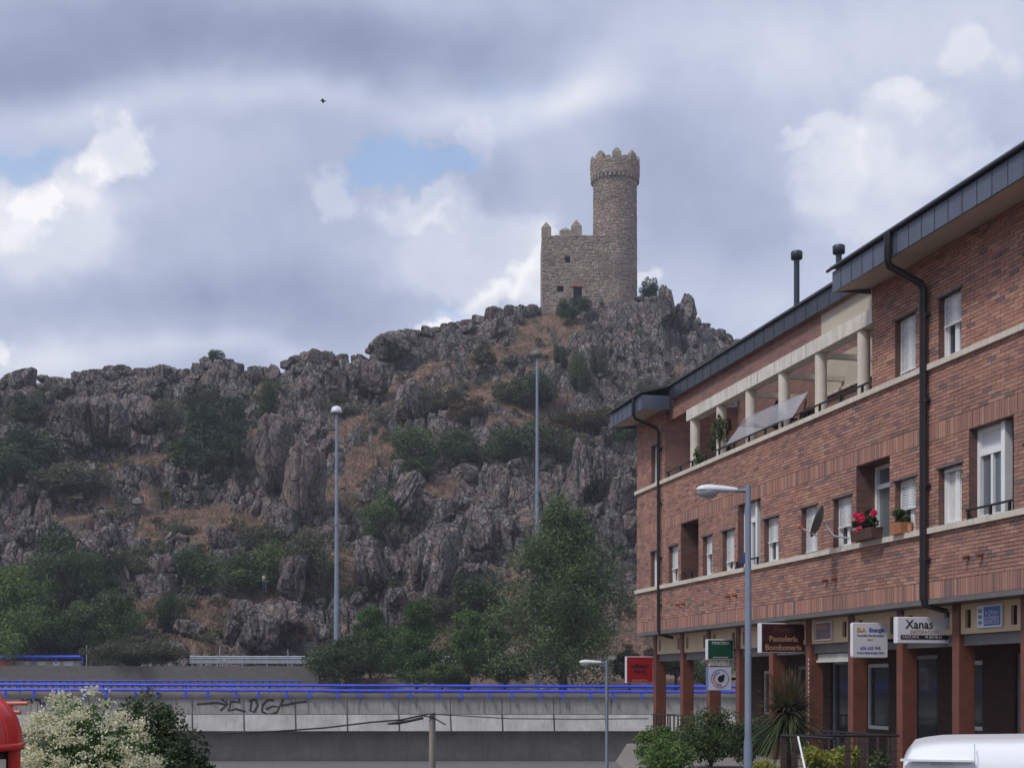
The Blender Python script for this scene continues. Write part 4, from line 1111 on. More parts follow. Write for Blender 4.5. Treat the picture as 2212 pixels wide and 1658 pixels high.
bricks = np.array(bricks)
# the 300 that show largest: nearest to the camera and inside the frame
def pxy(s, z):
    p = bw_(s, 0, z); return CX + FPX * p.x / p.y, HY - FPX * (p.z - CZ) / p.y
score = []
for i, (a, b_, c, d) in enumerate(bricks):
    px_, py_ = pxy(b_, (c + d) / 2); inside = px_ < 2212 and py_ > 0
    score.append(a + min(b_ - a, .25) * 2 if inside else -1)
order = np.argsort(-np.array(score)); single = set(order[:300].tolist())
bv, bf, ba = [], [], []
dry = rb.rand(len(bricks)); prd = rb.uniform(-.012, -.002, len(bricks))
bcache = {}
for i, (a, b_, c, d) in enumerate(bricks):
    if i in single:
        key = (round(b_ - a, 2), round(d - c, 2))
        if key not in bcache:
            me = MB().box(0, key[0], 0, .03, 0, key[1]).mesh('brick'); me.materials.append(M['brick1']); bcache[key] = me
        o = link('brick', bcache[key], None, bld, (a, prd[i], c)); continue
    y = prd[i]; o_ = len(bv)
    bv += [(a, .012, c), (b_, .012, c), (b_, .012, d), (a, .012, d), (a, y, c), (b_, y, c), (b_, y, d), (a, y, d)]
    bf += [(o_ + 4, o_ + 5, o_ + 6, o_ + 7), (o_, o_ + 1, o_ + 5, o_ + 4), (o_ + 1, o_ + 2, o_ + 6, o_ + 5), (o_ + 2, o_ + 3, o_ + 7, o_ + 6), (o_ + 3, o_, o_ + 4, o_ + 7)]
    ba += [dry[i]] * 5
tag(link('bricks', np_mesh('bricks', np.array(bv), np.array(bf), False, [('rnd', 'FACE', np.array(ba))]), M['brick'], bld), kind='stuff')
# stone bands
for z in (ZS1, ZS2):
    b = MB(); s = -.06
    while s < S1:
        e = min(s + 1.2, S1); q = MB(); q.box(s + .003, e - .003, -.07, .20, z - .05, z + .05); q.build('sill_stone', M['cream'], bld); s = e
def window(a, b_, c, d, dp, sh):
    t = empty('window', (a, dp, c), 0, bld); W_, H_ = b_ - a, d - c
    f = MB()
    for (x0, x1, z0, z1) in ((0, .07, 0, H_), (W_ - .07, W_, 0, H_), (.07, W_ - .07, 0, .07), (.07, W_ - .07, H_ - .07, H_)): f.box(x0, x1, -.06, .02, z0, z1)
    f.box(W_ * .5 - .035, W_ * .5 + .035, -.04, .01, .07, H_ - .07)
    for (x0, x1) in ((.07, W_ * .5 - .035), (W_ * .5 + .035, W_ - .07)):
        f.box(x0, x0 + .035, -.03, .005, .07, H_ - .07); f.box(x1 - .035, x1, -.03, .005, .07, H_ - .07)
    f.build('frame', M['white'], t)
    MB().box(.08, W_ - .08, .0, .012, .08, H_ - .08).build('pane', M['glass'] if sh > .2 else M['curtain'], t)
    if sh > .0:
        s_ = MB(); hz = (H_ - .05) * sh; n = max(1, int(hz / .045)); 
        for i in range(n):
            z1 = H_ - i * hz / n; z0 = z1 - hz / n; s_.add([(.055, -.075, z0), (W_ - .055, -.075, z0), (W_ - .055, -.079, (z0 + z1) / 2), (.055, -.079, (z0 + z1) / 2), (.055, -.0752, z1 - .001), (W_ - .055, -.0752, z1 - .001)], [(0, 1, 3, 2), (2, 3, 5, 4)])
        s_.box(.05, W_ - .05, -.10, -.07, H_ - hz - .03, H_ - hz); s_.build('shutter', M['shutter'], t)
    MB().box(-.06, W_ + .06, -dp - .035, -dp + .02, H_ - .0, H_ + .03).build('lintel', M['greyslab'], t)
def tallwin(a, b_, c, d, dp, wf=.68, gap=True):
    t = empty('window', (a, dp, c), 0, bld); W_, H_ = b_ - a, d - c; wf *= W_
    f = MB(); f.box(0, .08, -.07, .02, 0, H_); f.box(wf - .11, wf, -.12, .02, 0, H_); f.box(.08, wf - .11, -.06, .02, H_ - .07, H_); f.box(.08, wf - .11, -.06, .02, H_ * .70, H_ * .70 + .09); f.box(.08, wf - .11, -.06, .02, 0, .07)
    f.box(wf * .42, wf * .42 + .06, -.05, .02, .07, H_ * .70); f.build('frame', M['white'], t)
    MB().box(.08, wf - .11, .0, .012, .07, H_ * .70).build('pane', M['glassgrey'], t)
    MB().box(.08, wf - .11, .0, .012, H_ * .70 + .09, H_ - .07).build('pane', M['glassgrey'] if not gap else M['shutter'], t)
    MB().box(wf, W_, .02, .05, 0, H_).build('open_gap_dark', M['dark'], t)  # black sheet paints the darkness of the open gap beside the frame
    if gap:
        r = MB(); r.tube([(-.02, -dp - .05, .16), (W_ + .02, -dp - .05, .16)], .02, 6)
        for x in (.05, W_ * .55, W_ - .05): r.box(x - .02, x + .02, -dp - .07, -dp - .03, 0, .15)
        r.build('guard_bar', M['black'], t)
for (a, b_, c, d, kind, sh) in op:
    if kind == 'win': window(a, b_, c, d, .17, sh)
    elif kind == 'tall': tallwin(a, b_, c, d, .22)
    elif kind == 'tall2': tallwin(a, b_, c, d, .46, 1.0, False)
    else:
        r = MB(); r.tube([(a, .06, c + .22), (b_, .06, c + .22)], .018, 6); r.box((a + b_) / 2 - .02, (a + b_) / 2 + .02, .04, .08, c, c + .22); r.build('guard_bar', M['black'], bld)
# terrace behind the pergola beam
TN = 2.1
q = MB(); q.quad((TER[0], 0, TER[2]), (TER[0], TN, TER[2]), (TER[0], TN, TER[3]), (TER[0], 0, TER[3])); q.quad((TER[1], 0, TER[2]), (TER[1], TN, TER[2]), (TER[1], TN, TER[3]), (TER[1], 0, TER[3]))
q.quad((TER[0], TN, TER[2]), (7.95, TN, TER[2]), (7.95, TN, 9.42), (TER[0], TN, 9.42)); q.quad((7.95, TN, TER[2]), (TER[1], TN, TER[2]), (TER[1], TN, 8.55), (7.95, TN, 8.55)); q.build('terrace_wall', M['brickwall'], bld)
MB().box(7.95, TER[1] - .003, TN - .05, TN + .1, 8.62, 9.415).build('plaster_panel', M['plaster'], bld)
MB().box(2.46, 11.9, .10, .30, 8.955, 9.42).build('upper_wall', M['brickwall'], bld)
MB().box(11.9, TER[1] - .003, .10, .30, 8.955, 9.42).build('plaster_panel', M['plaster'], bld)
MB().box(7.90, TER[1] - .003, TN - .10, TN + .1, 8.55, 8.62).build('coping', M['cream'], bld)
MB().box(TER[0], TER[1], .02, TN, TER[2] - .06, TER[2] - .002).build('terrace_floor', M['floor'], bld)
MB().box(9.9, 10.7, TN - .04, TN + .02, TER[2], 8.5).build('terrace_door', M['glass'], bld)
MB().box(4.0, 14.296, .04, .34, 8.66, 8.95).build('pergola_beam', M['beam'], bld)
for s in (4.25, 6.1, 7.96, 9.84, 11.7, 13.6):
    c_ = MB(); c_.tube([(0, 0, TER[2] - .002), (0, 0, 8.655)], .125, 16); c_.build('pergola_column', M['cream'], bld, (s, .19, 0))
for a in (6.9, 9.0, 11.0, 13.0):
    MB().box(a - .05, a + .05, .345, TN - .06, 8.74, 8.86).build('pergola_joist', M['cream'], bld)
r = MB(); r.tube([(2.6, -.03, ZS2 + .21), (14.2, -.03, ZS2 + .21)], .022, 6); r.build('terrace_rail', M['black'], bld)
me = MB().box(-.025, .025, -.05, -.01, ZS2 + .05, ZS2 + .2).mesh('rail_post'); me.materials.append(M['black'])
s = 2.8
while s < 14.2: link('rail_post', me, None, bld, (s, 0, 0)); s += .93
# eaves and roof
def eave(s0, s1, name):
    f = MB(); f.box(s0, s1, -.80, -.76, 9.17, 9.56); f.box(s0, s0 + .02, -.759, 0.0, 9.19, 9.56); f.box(s1 - .02, s1, -.759, .0, 9.19, 9.56); f.build('fascia', M['zinc'], bld)
    x = s0 + .35
    me_ = MB().box(-.008, .008, -.810, -.802, 9.17, 9.56).mesh('seam'); me_.materials.append(M['zinc'])
    while x < s1: link('fascia_seam', me_, None, bld, (x, 0, 0)); x += .42
    MB().add([(s0, -.76, 9.19), (s1, -.76, 9.19), (s1, .0, 9.30), (s0, 0, 9.30)], [(0, 1, 2, 3)]).build('soffit', M['soffit'], bld)
    l = MB(); l.tube([(s0 - .1, -.86, 9.60), (s1 + .05, -.86, 9.60)], .03, 8); l.build('gutter', M['zincdark'], bld)
eave(-.10, 2.85, 'left'); eave(14.25, S1 + .3, 'right')
f = MB(); f.box(2.86, 14.24, -.04, .0, 9.43, 9.84); f.build('fascia', M['zincdark'], bld)
me_ = MB().box(-.007, .007, -.047, -.042, 9.43, 9.84).mesh('seam'); me_.materials.append(M['zincdark'])
x = 3.2
while x < 14.2: link('fascia_seam', me_, None, bld, (x, 0, 0)); x += .55
MB().box(2.86, 14.24, .004, .42, 9.43, 9.47).build('soffit', M['brickwall'], bld)
MB().box(2.5, 14.26, TN + .002, TN + .2, 9.42, 10.33).build('terrace_parapet', M['brickwall'], bld)
def rz_(n): return 9.86 + .25 * n
r = MB()
r.prism([(-.10, rz_(-.1) - .05), (-.10, rz_(-.1)), (.45, rz_(.45)), (.45, rz_(.45) - .05)], 0, 2.86, 14.24)
for (a, b_, n0) in ((-.2, 2.86, -.86), (2.86, 14.24, TN - .1), (14.24, S1 + .35, -.86)):
    r.prism([(n0, rz_(n0) - .05), (n0, rz_(n0)), (4.6, rz_(4.6)), (9.8, rz_(-.6)), (9.8, rz_(-.6) - .05), (4.6, rz_(4.6) - .05)], 0, a, b_)
r.build('roof', plain('roof_slate', (.05, .055, .065), .7, var=.3, scale=3), bld)
for (px, top, D, lab) in ((1721, 543, 33, 0), (1812, 530, 31, 1)):
    p = P(px, top, D) - A; s_, n_ = p.x * tv.x + p.y * tv.y, p.x * nv.x + p.y * nv.y; z1 = P(px, top, D).z
    q = MB(); q.tube([(0, 0, rz_(n_) - .05), (0, 0, z1 - .15)], .068, 12); fl = q.build('chimney_flue', M['zincdark'], bld, (s_, n_, 0))
    q = MB(); q.lathe([(.07, z1 - .20), (.135, z1 - .18), (.14, z1 - .02), (.12, z1)], (0, 0, 0), 16); q.build('flue_cap', M['zincdark'], fl)
def downpipe(s, r):
    q = MB(); q.tube([(s + .15, -.86, 9.60), (s + .15, -.86, 9.12), (s + .1, -.80, 9.03), (s, -.14, 8.80), (s, -.09, 8.70), (s, -.09, 3.26), (s, -.06, 3.12), (s + .05, .32, 3.02)], r, 8); q.build('downpipe', M['pipe'], bld)
    for z in (8.2, 6.7, 5.2, 3.9): MB().box(s - r - .03, s + r + .03, -.11, -.01, z, z + .05).build('pipe_clamp', M['pipe'], bld)
downpipe(2.14, .045); downpipe(16.31, .04); downpipe(16.41, .04)
for s0 in (3.6, 7.15, 12.4, 17.7, 20.4):
    for ds in (0, .42):
        q = MB(); q.tube([(s0 + ds, .0, 3.86), (s0 + ds, -.12, 3.84)], .035, 8); q.build('spout', M['rust'], bld)
# ground floor
MB().box(-.03, S1, -.035, 9, ZB - .09, ZB - .003).build('floor_slab', M['greyslab'], bld)
PS = [.27, 2.53, 4.52, 6.5, 8.52, 10.5, 12.5, 14.5, 16.48, 18.55, 20.6]
for s in PS: MB().box(s, s + .22, .40, .72, -.02, ZB - .095).build('pillar', M['pillar'], bld, bevel=.012)
for i in range(len(PS) - 1):
    a, b_ = PS[i] + .225, PS[i + 1] - .005; q = MB(); sl = [(a + .14, a + .32, 2.70, 3.02), (b_ - .32, b_ - .14, 2.70, 3.02)]
    wall_fill(q, a, b_, 2.60, ZB - .095, sl, lambda x0, x1, z0, z1: q.box(x0, x1, .44, .50, z0, z1)); q.build('fascia_panel', M['panel'], bld)
    MB().box(a, b_, .52, .56, 2.62, 3.1).build('vent_dark_back', M['dark'], bld)  # near-black sheet stands in for the unlit hollow behind the slots
    MB().box(a, b_, .50, .70, 2.40, 2.595).build('shutter_box', M['greyslab'], bld)
MB().box(-.1, S1, .2, 9, -.25, -.005).build('arcade_floor', M['floor'], bld)
SN = 2.6
sf = MB(); doors = [(5.2, 6.1, .0, 2.2), (7.2, 8.2, .0, 2.3), (9.0, 10.1, .7, 2.2), (11.0, 12.2, 0, 2.35), (13.2, 13.9, .8, 2.2), (15.0, 16.1, .0, 2.3), (17.2, 18.2, 0, 2.35), (19.2, 20.2, .5, 2.3), (3.0, 3.9, .9, 2.1)]
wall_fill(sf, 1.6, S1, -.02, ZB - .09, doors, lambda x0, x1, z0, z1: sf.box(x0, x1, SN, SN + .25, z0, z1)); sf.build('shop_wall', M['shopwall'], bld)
for (a, b_, c, d) in doors:
    t = empty('shop_window', (a, SN + .12, c), 0, bld); W_, H_ = b_ - a, d - c
    f = MB(); 
    for (x0, x1, z0, z1) in ((0, .07, 0, H_), (W_ - .07, W_, 0, H_), (.07, W_ - .07, 0, .08), (.07, W_ - .07, H_ - .08, H_)): f.box(x0, x1, -.05, .02, z0, z1)
    f.build('frame', M['white'] if c > .4 else M['steel'], t); MB().box(.07, W_ - .07, 0, .012, .08, H_ - .08).build('pane', M['glass'], t)
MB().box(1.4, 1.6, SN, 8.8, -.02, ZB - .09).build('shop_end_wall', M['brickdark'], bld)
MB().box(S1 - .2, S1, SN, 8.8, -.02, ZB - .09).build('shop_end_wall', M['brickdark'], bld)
# white roller awning and paper notices under the arcade
aw = MB(); aw.box(0, 1.72, -.02, .03, 0, .16); aw.box(0, 1.72, -.06, .0, -.02, .03); tag(aw.build('awning', plain('cream_canvas', (.62, .60, .54), .8, dirt=.3), None), 'cream roller awning over the shop left of the white square sign', 'awning')
o = bpy.data.objects['awning']; o.location = bw_(10.74, .60, 2.22); o.rotation_euler = (0, 0, RZ)
ch = MB()
for i in range(22): ch.box(-.007, .007, -.007, .007, -i * .1 - .06, -i * .1)
o = ch.build('chain', M['signwhite'], None, bw_(10.73, .36, 2.3)); tag(o, 'thin white chain hanging beside the pillar behind the spiky plant', 'chain')

# ------------------------------------------------------------------ platform and planting by the building
pl = MB(); pl.prism([(2.2, 19.2), (2.35, 31.5), (3.38, 40.9), (3.60, 41.3), (9.5, 43.2), (13, 40), (18, 18), (9, 19.2)][::-1], 2, -3.0, -.012)
tag(pl.build('terrace', M['floor']), kind='structure')

# ------------------------------------------------------------------ signs
def text(body, size, mat, parent, loc, align='CENTER', sx=1.0, bold=0.0, name='lettering'):
    c = bpy.data.curves.new(name, 'FONT'); c.body = body; c.size = size; c.align_x = align; c.align_y = 'CENTER'; c.extrude = .003; c.offset = bold
    c.resolution_u = 3
    o = bpy.data.objects.new(name, c); C.objects.link(o); o.parent = parent; c.materials.append(mat)
    o.location = loc; o.rotation_euler = (R(90), 0, R(90)); o.scale = (sx, 1, 1)
    return o
def blade(name, label, s, n0, n1, z0, z1, face, frame, th=.14, fr=.025, cat='shop sign', rim=.0):
    t = empty(name, bw_(s, (n0 + n1) / 2, (z0 + z1) / 2), RZ); hw, hz = (n1 - n0) / 2, (z1 - z0) / 2
    MB().box(-th, 0, -hw, hw, -hz, hz).build('box', frame, t, bevel=rim or .008)
    MB().box(.0, .006, -hw + fr, hw - fr, -hz + fr, hz - fr).build('face', face, t)
    MB().box(-.09, -.05, hw, hw + .25, -.03, .03).build('bracket', M['black'], t)
    t['label'] = label; t['category'] = cat
    return t, hw, hz
def nfor(px, s):     # n of the point of plane s seen at column px
    qn = (px - CX) / FPX; b0 = bw_(s, 0, 0); return (qn * b0.y - b0.x) / (nv.x - qn * nv.y)
def zfor(py, s, n=0):
    b0 = bw_(s, n, 0); return CZ + (HY - py) / FPX * b0.y
redm = plain('sign_red', (.36, .012, .016), .4, var=.06); greenm = plain('sign_green', (.005, .075, .042), .4, var=.1); maroon = plain('sign_maroon', (.045, .010, .012), .35, var=.1)
tanm = plain('tan_lettering', (.42, .22, .12), .6); pale = plain('pale_lettering', (.62, .55, .55), .6); bluel = plain('blue_lettering', (.06, .09, .35), .5); orangel = plain('orange_lettering', (.75, .33, .06), .5)
s = .30; t, hw, hz = blade('red_sign', 'square red sign with black words left of the first arcade pillar', s, nfor(1353, s), nfor(1411, s), zfor(1474, s), zfor(1417, s), redm, M['signwhite'], fr=.018)
text('cellulem', .165, M['ink'], t, (.009, .0, hz * .28), bold=.004); text('block', .165, M['ink'], t, (.009, 0, -hz * .12), bold=.004); text('S E L L O T E X', .07, pale, t, (.009, 0, -hz * .82))
s = 6.4; t, hw, hz = blade('green_sign', 'dark green haberdashery sign with pale letters above the round logo sign', s, nfor(1528, s), nfor(1585, s), zfor(1424, s), zfor(1380, s), greenm, M['signwhite'], fr=.022)
text('MERCERIA', .10, pale, t, (.009, 0, hz * .62)); text('ROPA INTERIOR', .055, pale, t, (.009, 0, -hz * .8))
s = 6.38; t, hw, hz = blade('round_logo_sign', 'white square sign with a round swirl logo on the arcade', s, nfor(1529, s), nfor(1581, s), zfor(1491, s), zfor(1439, s), plain('pale_lilac', (.58, .60, .72), .4), plain('slate_blue', (.12, .16, .30), .4), fr=.015)
def ring(r0, r1, a0, a1, x, n=28, cy=0, cz=0):
    q = MB(); vs = []; 
    for i in range(n + 1):
        a = a0 + (a1 - a0) * i / n; rr0 = r0(i / n) if callable(r0) else r0; rr1 = r1(i / n) if callable(r1) else r1
        vs += [(x, cy + rr0 * math.cos(a), cz + rr0 * math.sin(a)), (x, cy + rr1 * math.cos(a), cz + rr1 * math.sin(a))]
    return q.add(vs, [(2 * i, 2 * i + 1, 2 * i + 3, 2 * i + 2) for i in range(n)])
rr = min(hw, hz) * .78
ring(rr * .93, rr, 0, 6.2832, .010).build('logo_ring', bluel, t)
ring(lambda u: .0, lambda u: rr * .36, 0, 6.2832, .010, cz=-rr * .02, cy=rr * .10).build('logo_disc', M['ink'], t)
ring(lambda u: rr * (.30 + .02 * u), lambda u: rr * (.42 + .28 * u * (1 - u) * 2), R(20), R(75), .012, cy=rr * .10).build('logo_tail', M['ink'], t)
cols = [(.10, .30, .42), (.12, .14, .40), (.45, .06, .10), (.62, .12, .05), (.75, .25, .06), (.72, .30, .14), (.62, .14, .10), (.55, .06, .10)]
for i, cc in enumerate(cols):
    a = R(95 + i * 24); ring(rr * .56, rr * .80, a, a + R(17), .011, 5).build('logo_mark', plain('logo_colour', cc, .5), t)
q = MB(); q.prism([(-.26, -.10), (.26, -.10), (.22, .10), (-.22, .10)], 0, -.12, 0)
o = q.build('sign_collar', plain('lichen_metal', (.40, .38, .33), .8, var=.5, scale=14), t, (0, 0, hz + .12))
s = 10.3; t, hw, hz = blade('pastry_sign', 'large maroon sign reading Pastelería Bombonería with white edge', s, nfor(1644, s), nfor(1740, s), zfor(1409, s), zfor(1345, s), maroon, M['signwhite'], th=.2, fr=.02)
text('Anaya', .20, plain('dim_lettering', (.10, .035, .035), .5), t, (.009, 0, hz * .58)); text('Pastelería', .175, tanm, t, (.009, 0, -hz * .08), bold=.003); text('Bombonería', .175, tanm, t, (.009, 0, -hz * .66), bold=.003)
s = 14.3; t, hw, hz = blade('energy_sign', 'white rounded square sign reading ELA Energía over the arcade', s, nfor(1841, s), nfor(1918, s), zfor(1420, s), zfor(1344, s), M['signwhite'], M['signwhite'], th=.12, fr=.012, rim=.04)
text('ELA', .11, orangel, t, (.009, -hw * .52, hz * .58), bold=.004); text('Energía', .11, bluel, t, (.009, hw * .35, hz * .58), bold=.003); text('Renovables Gas Electricidad', .048, M['ink'], t, (.009, 0, hz * .27)); text('ahorro', .045, tanm, t, (.009, 0, hz * .05)); text('636 635 945', .085, bluel, t, (.009, 0, -hz * .45)); text('www.elaenergia.com', .068, bluel, t, (.009, 0, -hz * .70))
s = 16.2; t, hw, hz = blade('arrow_sign', 'white sign with black script and black arrow pointing right', s, nfor(1938, s), nfor(2053, s), zfor(1389, s), zfor(1332, s), M['signwhite'], M['signwhite'], th=.14, fr=.012, rim=.015)
text('Xanas', .22, M['ink'], t, (.009, -hw * .18, hz * .42), bold=.002); text('DECORACION', .085, tanm, t, (.009, 0, -hz * .12))
q = MB(); q.add([(.010, -hw * .88, -hz * .36), (.010, hw * .82, -hz * .36), (.010, hw * .82, -hz * .22), (.010, hw * .97, -hz * .52), (.010, hw * .82, -hz * .84), (.010, hw * .82, -hz * .70), (.010, -hw * .88, -hz * .70)], [(0, 1, 2, 3, 4, 5, 6)]); q.build('arrow', M['ink'], t)
text('CALLE REAL', .062, pale, t, (.014, -hw * .5, -hz * .53)); text('91 859 40 63', .062, pale, t, (.014, hw * .35, -hz * .53))
# flat posters fixed in the cream fascia
def poster(name, label, s0, s1, z0, z1, col, parts):
    t = empty(name, bw_((s0 + s1) / 2, .43, (z0 + z1) / 2), RZ); hs_, hz_ = (s1 - s0) / 2, (z1 - z0) / 2
    MB().box(-hs_, hs_, -.03, .0, -hz_, hz_).build('board', M['signwhite'], t)
    MB().box(-hs_ + .03 + parts * .18, hs_ - .03, -.035, -.031, -hz_ + .03, hz_ - .03).build('face', plain('poster_colour', col, .4, var=.1), t)
    t['label'] = label; t['category'] = 'shop sign'; return t, hs_, hz_
t, a_, c_ = poster('blue_poster', 'blue and white poster in the cream fascia at the far right', 17.28, 18.02, 2.68, 3.06, (.05, .16, .48), 1)
for i, (bd, z) in enumerate((('la Oficina', .06), ('de Empleo', -.02), ('SERVICIOS', -.10))):
    o = text(bd, .10, pale, t, (.08, -.038, z)); o.rotation_euler = (R(90), 0, 0)
for z in (.1, .0, -.1): MB().box(-a_ + .05, -a_ + .15, -.036, -.031, z - .03, z + .03).build('emblem', plain('emblem', (.15, .25, .35), .5), t)
t, a_, c_ = poster('pink_poster', 'faded pink poster in the fascia right of the maroon sign', 11.0, 11.75, 2.66, 3.06, (.22, .15, .17), 0)
MB().box(-a_ + .1, a_ - .2, -.038, -.0355, .05, .13).build('print_band', tanm, t)

# ------------------------------------------------------------------ things on the facade
# satellite dish
t = empty('satellite_dish', bw_(13.05, -.45, 4.95), RZ)
q = MB(); pr = [(0.0001, .0), (.12, .010), (.24, .045), (.33, .09), (.335, .10), (.24, .055), (.12, .02), (0.0001, .010)]; q.lathe(pr, (0, 0, 0), 24); o = q.build('dish', plain('dish_grey', (.12, .12, .105), .6), t); o.rotation_euler = (R(70), R(0), R(-38)); o.scale = (.8, 1, 1)
q = MB(); q.tube([(.0, -.02, -.30), (-.02, -.42, -.12)], .018, 6); q.build('arm', M['white'], t)
q = MB(); q.tube([(-.02, -.42, -.12), (-.02, -.48, -.07)], .04, 8); q.build('receiver', M['orange'], t)
q = MB(); q.tube([(0, .05, 0), (.15, .2, -.28), (.32, .45, -.34)], .02, 6); q.build('mount', M['steel'], t)
tag(t, 'grey satellite dish on the facade between two first floor windows', 'satellite dish')
def planter(name, label, s, n, z, L_, potm, leafm, fl, seed, hgt=.28):
    t = empty(name, bw_(s, n, z), RZ); rs_ = np.random.RandomState(seed)
    q = MB(); q.prism([(-.10, 0), (.10, 0), (.13, .2), (-.13, .2)], 0, -L_ / 2, L_ / 2); q.build('pot', potm, t)
    pts = crown_points(rs_, 700, blobs=10, rblob=.4) * np.array([L_ * .6, .18, hgt * .7]) + np.array([0, 0, .2 + hgt * .4]); v, f, a = leaf_quads(pts, .07, rs_, aspect=.8)
    link('leaves', np_mesh('leaves', v, f, False, [('rnd', 'FACE', a)]), M[leafm], t)
    if fl:
        pts = crown_points(rs_, 900, blobs=12, rblob=.22) * np.array([L_ * .62, .24, hgt * .8]) + np.array([0, -.05, .26 + hgt * .45]); v, f, a = leaf_quads(pts, .06, rs_, aspect=.9)
        link('flowers', np_mesh('flowers', v, f, False, [('rnd', 'FACE', a)]), M[fl], t)
    tag(t, label, 'planter')
planter('flower_planter', 'dark planter of red geraniums on the first floor ledge', 14.42, -.18, 4.47, .85, M['darkpot'], 'leafdark', 'flowerred', 71, .34)
planter('plant_pot', 'terracotta pot with green plant on the ledge right of the geraniums', 15.48, -.04, 4.47, .38, M['terracotta'], 'leafdark', None, 72, .26)
q = MB(); q.tube([(0, 0, 0), (0, .02, .14)], .05, 8); o = q.build('plant_pot', M['terracotta'], None, bw_(15.82, -.04, 4.47)); tag(o, 'empty small terracotta pot beside the potted plant', 'pot')
cl = MB(); nn = 10
pts = [[(i / nn * .42, -.09 - .03 * math.sin(i * 1.7) - .02 * j, -.32 * j / 4 * (1 - .45 * i / nn) + .03 * math.sin(i)) for i in range(nn + 1)] for j in range(5)]
cl.add([p for row in pts for p in row], [(j * (nn + 1) + i, j * (nn + 1) + i + 1, (j + 1) * (nn + 1) + i + 1, (j + 1) * (nn + 1) + i) for j in range(4) for i in range(nn)], True)
o = cl.build('hanging_cloth', M['cloth'], None, bw_(8.2, -.02, 4.78)); o.rotation_euler = (0, 0, RZ); tag(o, 'dark blue cloth hanging from the window ledge behind the street lamp', 'cloth')
so = o.modifiers.new('thick', 'SOLIDIFY'); so.thickness = .015
# climbing plants and net on the terrace
def bushy(name, label, loc, dims, n, size, mat, seed, rz=0, cat='plant', blobs=16, trunk=True, extra=None):
    t = empty(name, loc, rz); rs_ = np.random.RandomState(seed)
    pts = crown_points(rs_, n, blobs=blobs, rblob=.36) * np.array(dims) + np.array([0, 0, dims[2]]); v, f, a = leaf_quads(pts, size, rs_)
    link('foliage', np_mesh('foliage', v, f, False, [('rnd', 'FACE', a)]), M[mat], t)
    if trunk:
        q = MB()
        for k in range(5):
            a_ = rs_.uniform(0, 6.28); q.tube([(0, 0, -.02), (math.cos(a_) * dims[0] * .25, math.sin(a_) * dims[1] * .25, dims[2] * .7), (math.cos(a_) * dims[0] * .5, math.sin(a_) * dims[1] * .5, dims[2] * 1.4)], [.02 * dims[2] + .01, .012 * dims[2] + .006, .004], 6)
        q.build('stem', M['bark'], t)
    if extra: extra(t, rs_, dims)
    tag(t, label, cat); return t
bushy('climbing_plant', 'green climber on the terrace column nearest the building corner', bw_(5.7, .35, ZS2), (.55, .25, .60), 1500, .09, 'leafdark', 81, RZ)
bushy('climbing_plant', 'pale green sprig hanging over the terrace rail at its left end', bw_(4.9, .05, ZS2), (.22, .18, .26), 400, .07, 'leaflight', 82, RZ)
bushy('climbing_plant', 'thin green shoots wound round the first terrace column', bw_(6.25, .08, ZS2 + .3), (.28, .2, .48), 500, .07, 'leafmid', 85, RZ)
bushy('potted_bush', 'dark purple leaved bush behind the grey net on the terrace', bw_(8.35, .8, ZS2), (.55, .4, .62), 1800, .09, 'leafpurple', 83, RZ)
bushy('potted_bush', 'small dark purple bush at the right end of the grey net', bw_(10.9, .35, ZS2), (.3, .25, .24), 600, .07, 'leafpurple', 84, RZ)
q = MB()
def sz(px, py):
    qq = (px - CX) / FPX; s_ = (40.5 * qq - 3.65) / (-tv.y * qq + tv.x); return (s_, CZ + (HY - py) / FPX * (40.5 + tv.y * s_))
pts = [sz(*v) for v in ((1563, 969), (1594, 922), (1612, 904), (1661, 881), (1744, 845), (1718, 901), (1660, 925))]
q.add([(a, -.02 + .05 * math.sin(i * 2.1), z) for i, (a, z) in enumerate(pts)], [tuple(range(7))]); o = q.build('shade_net', M['net'], None, A); o.rotation_euler = (0, 0, RZ)
so = o.modifiers.new('thick', 'SOLIDIFY'); so.thickness = .004
tag(o, 'grey translucent shade net stretched along the roof terrace rail', 'net')

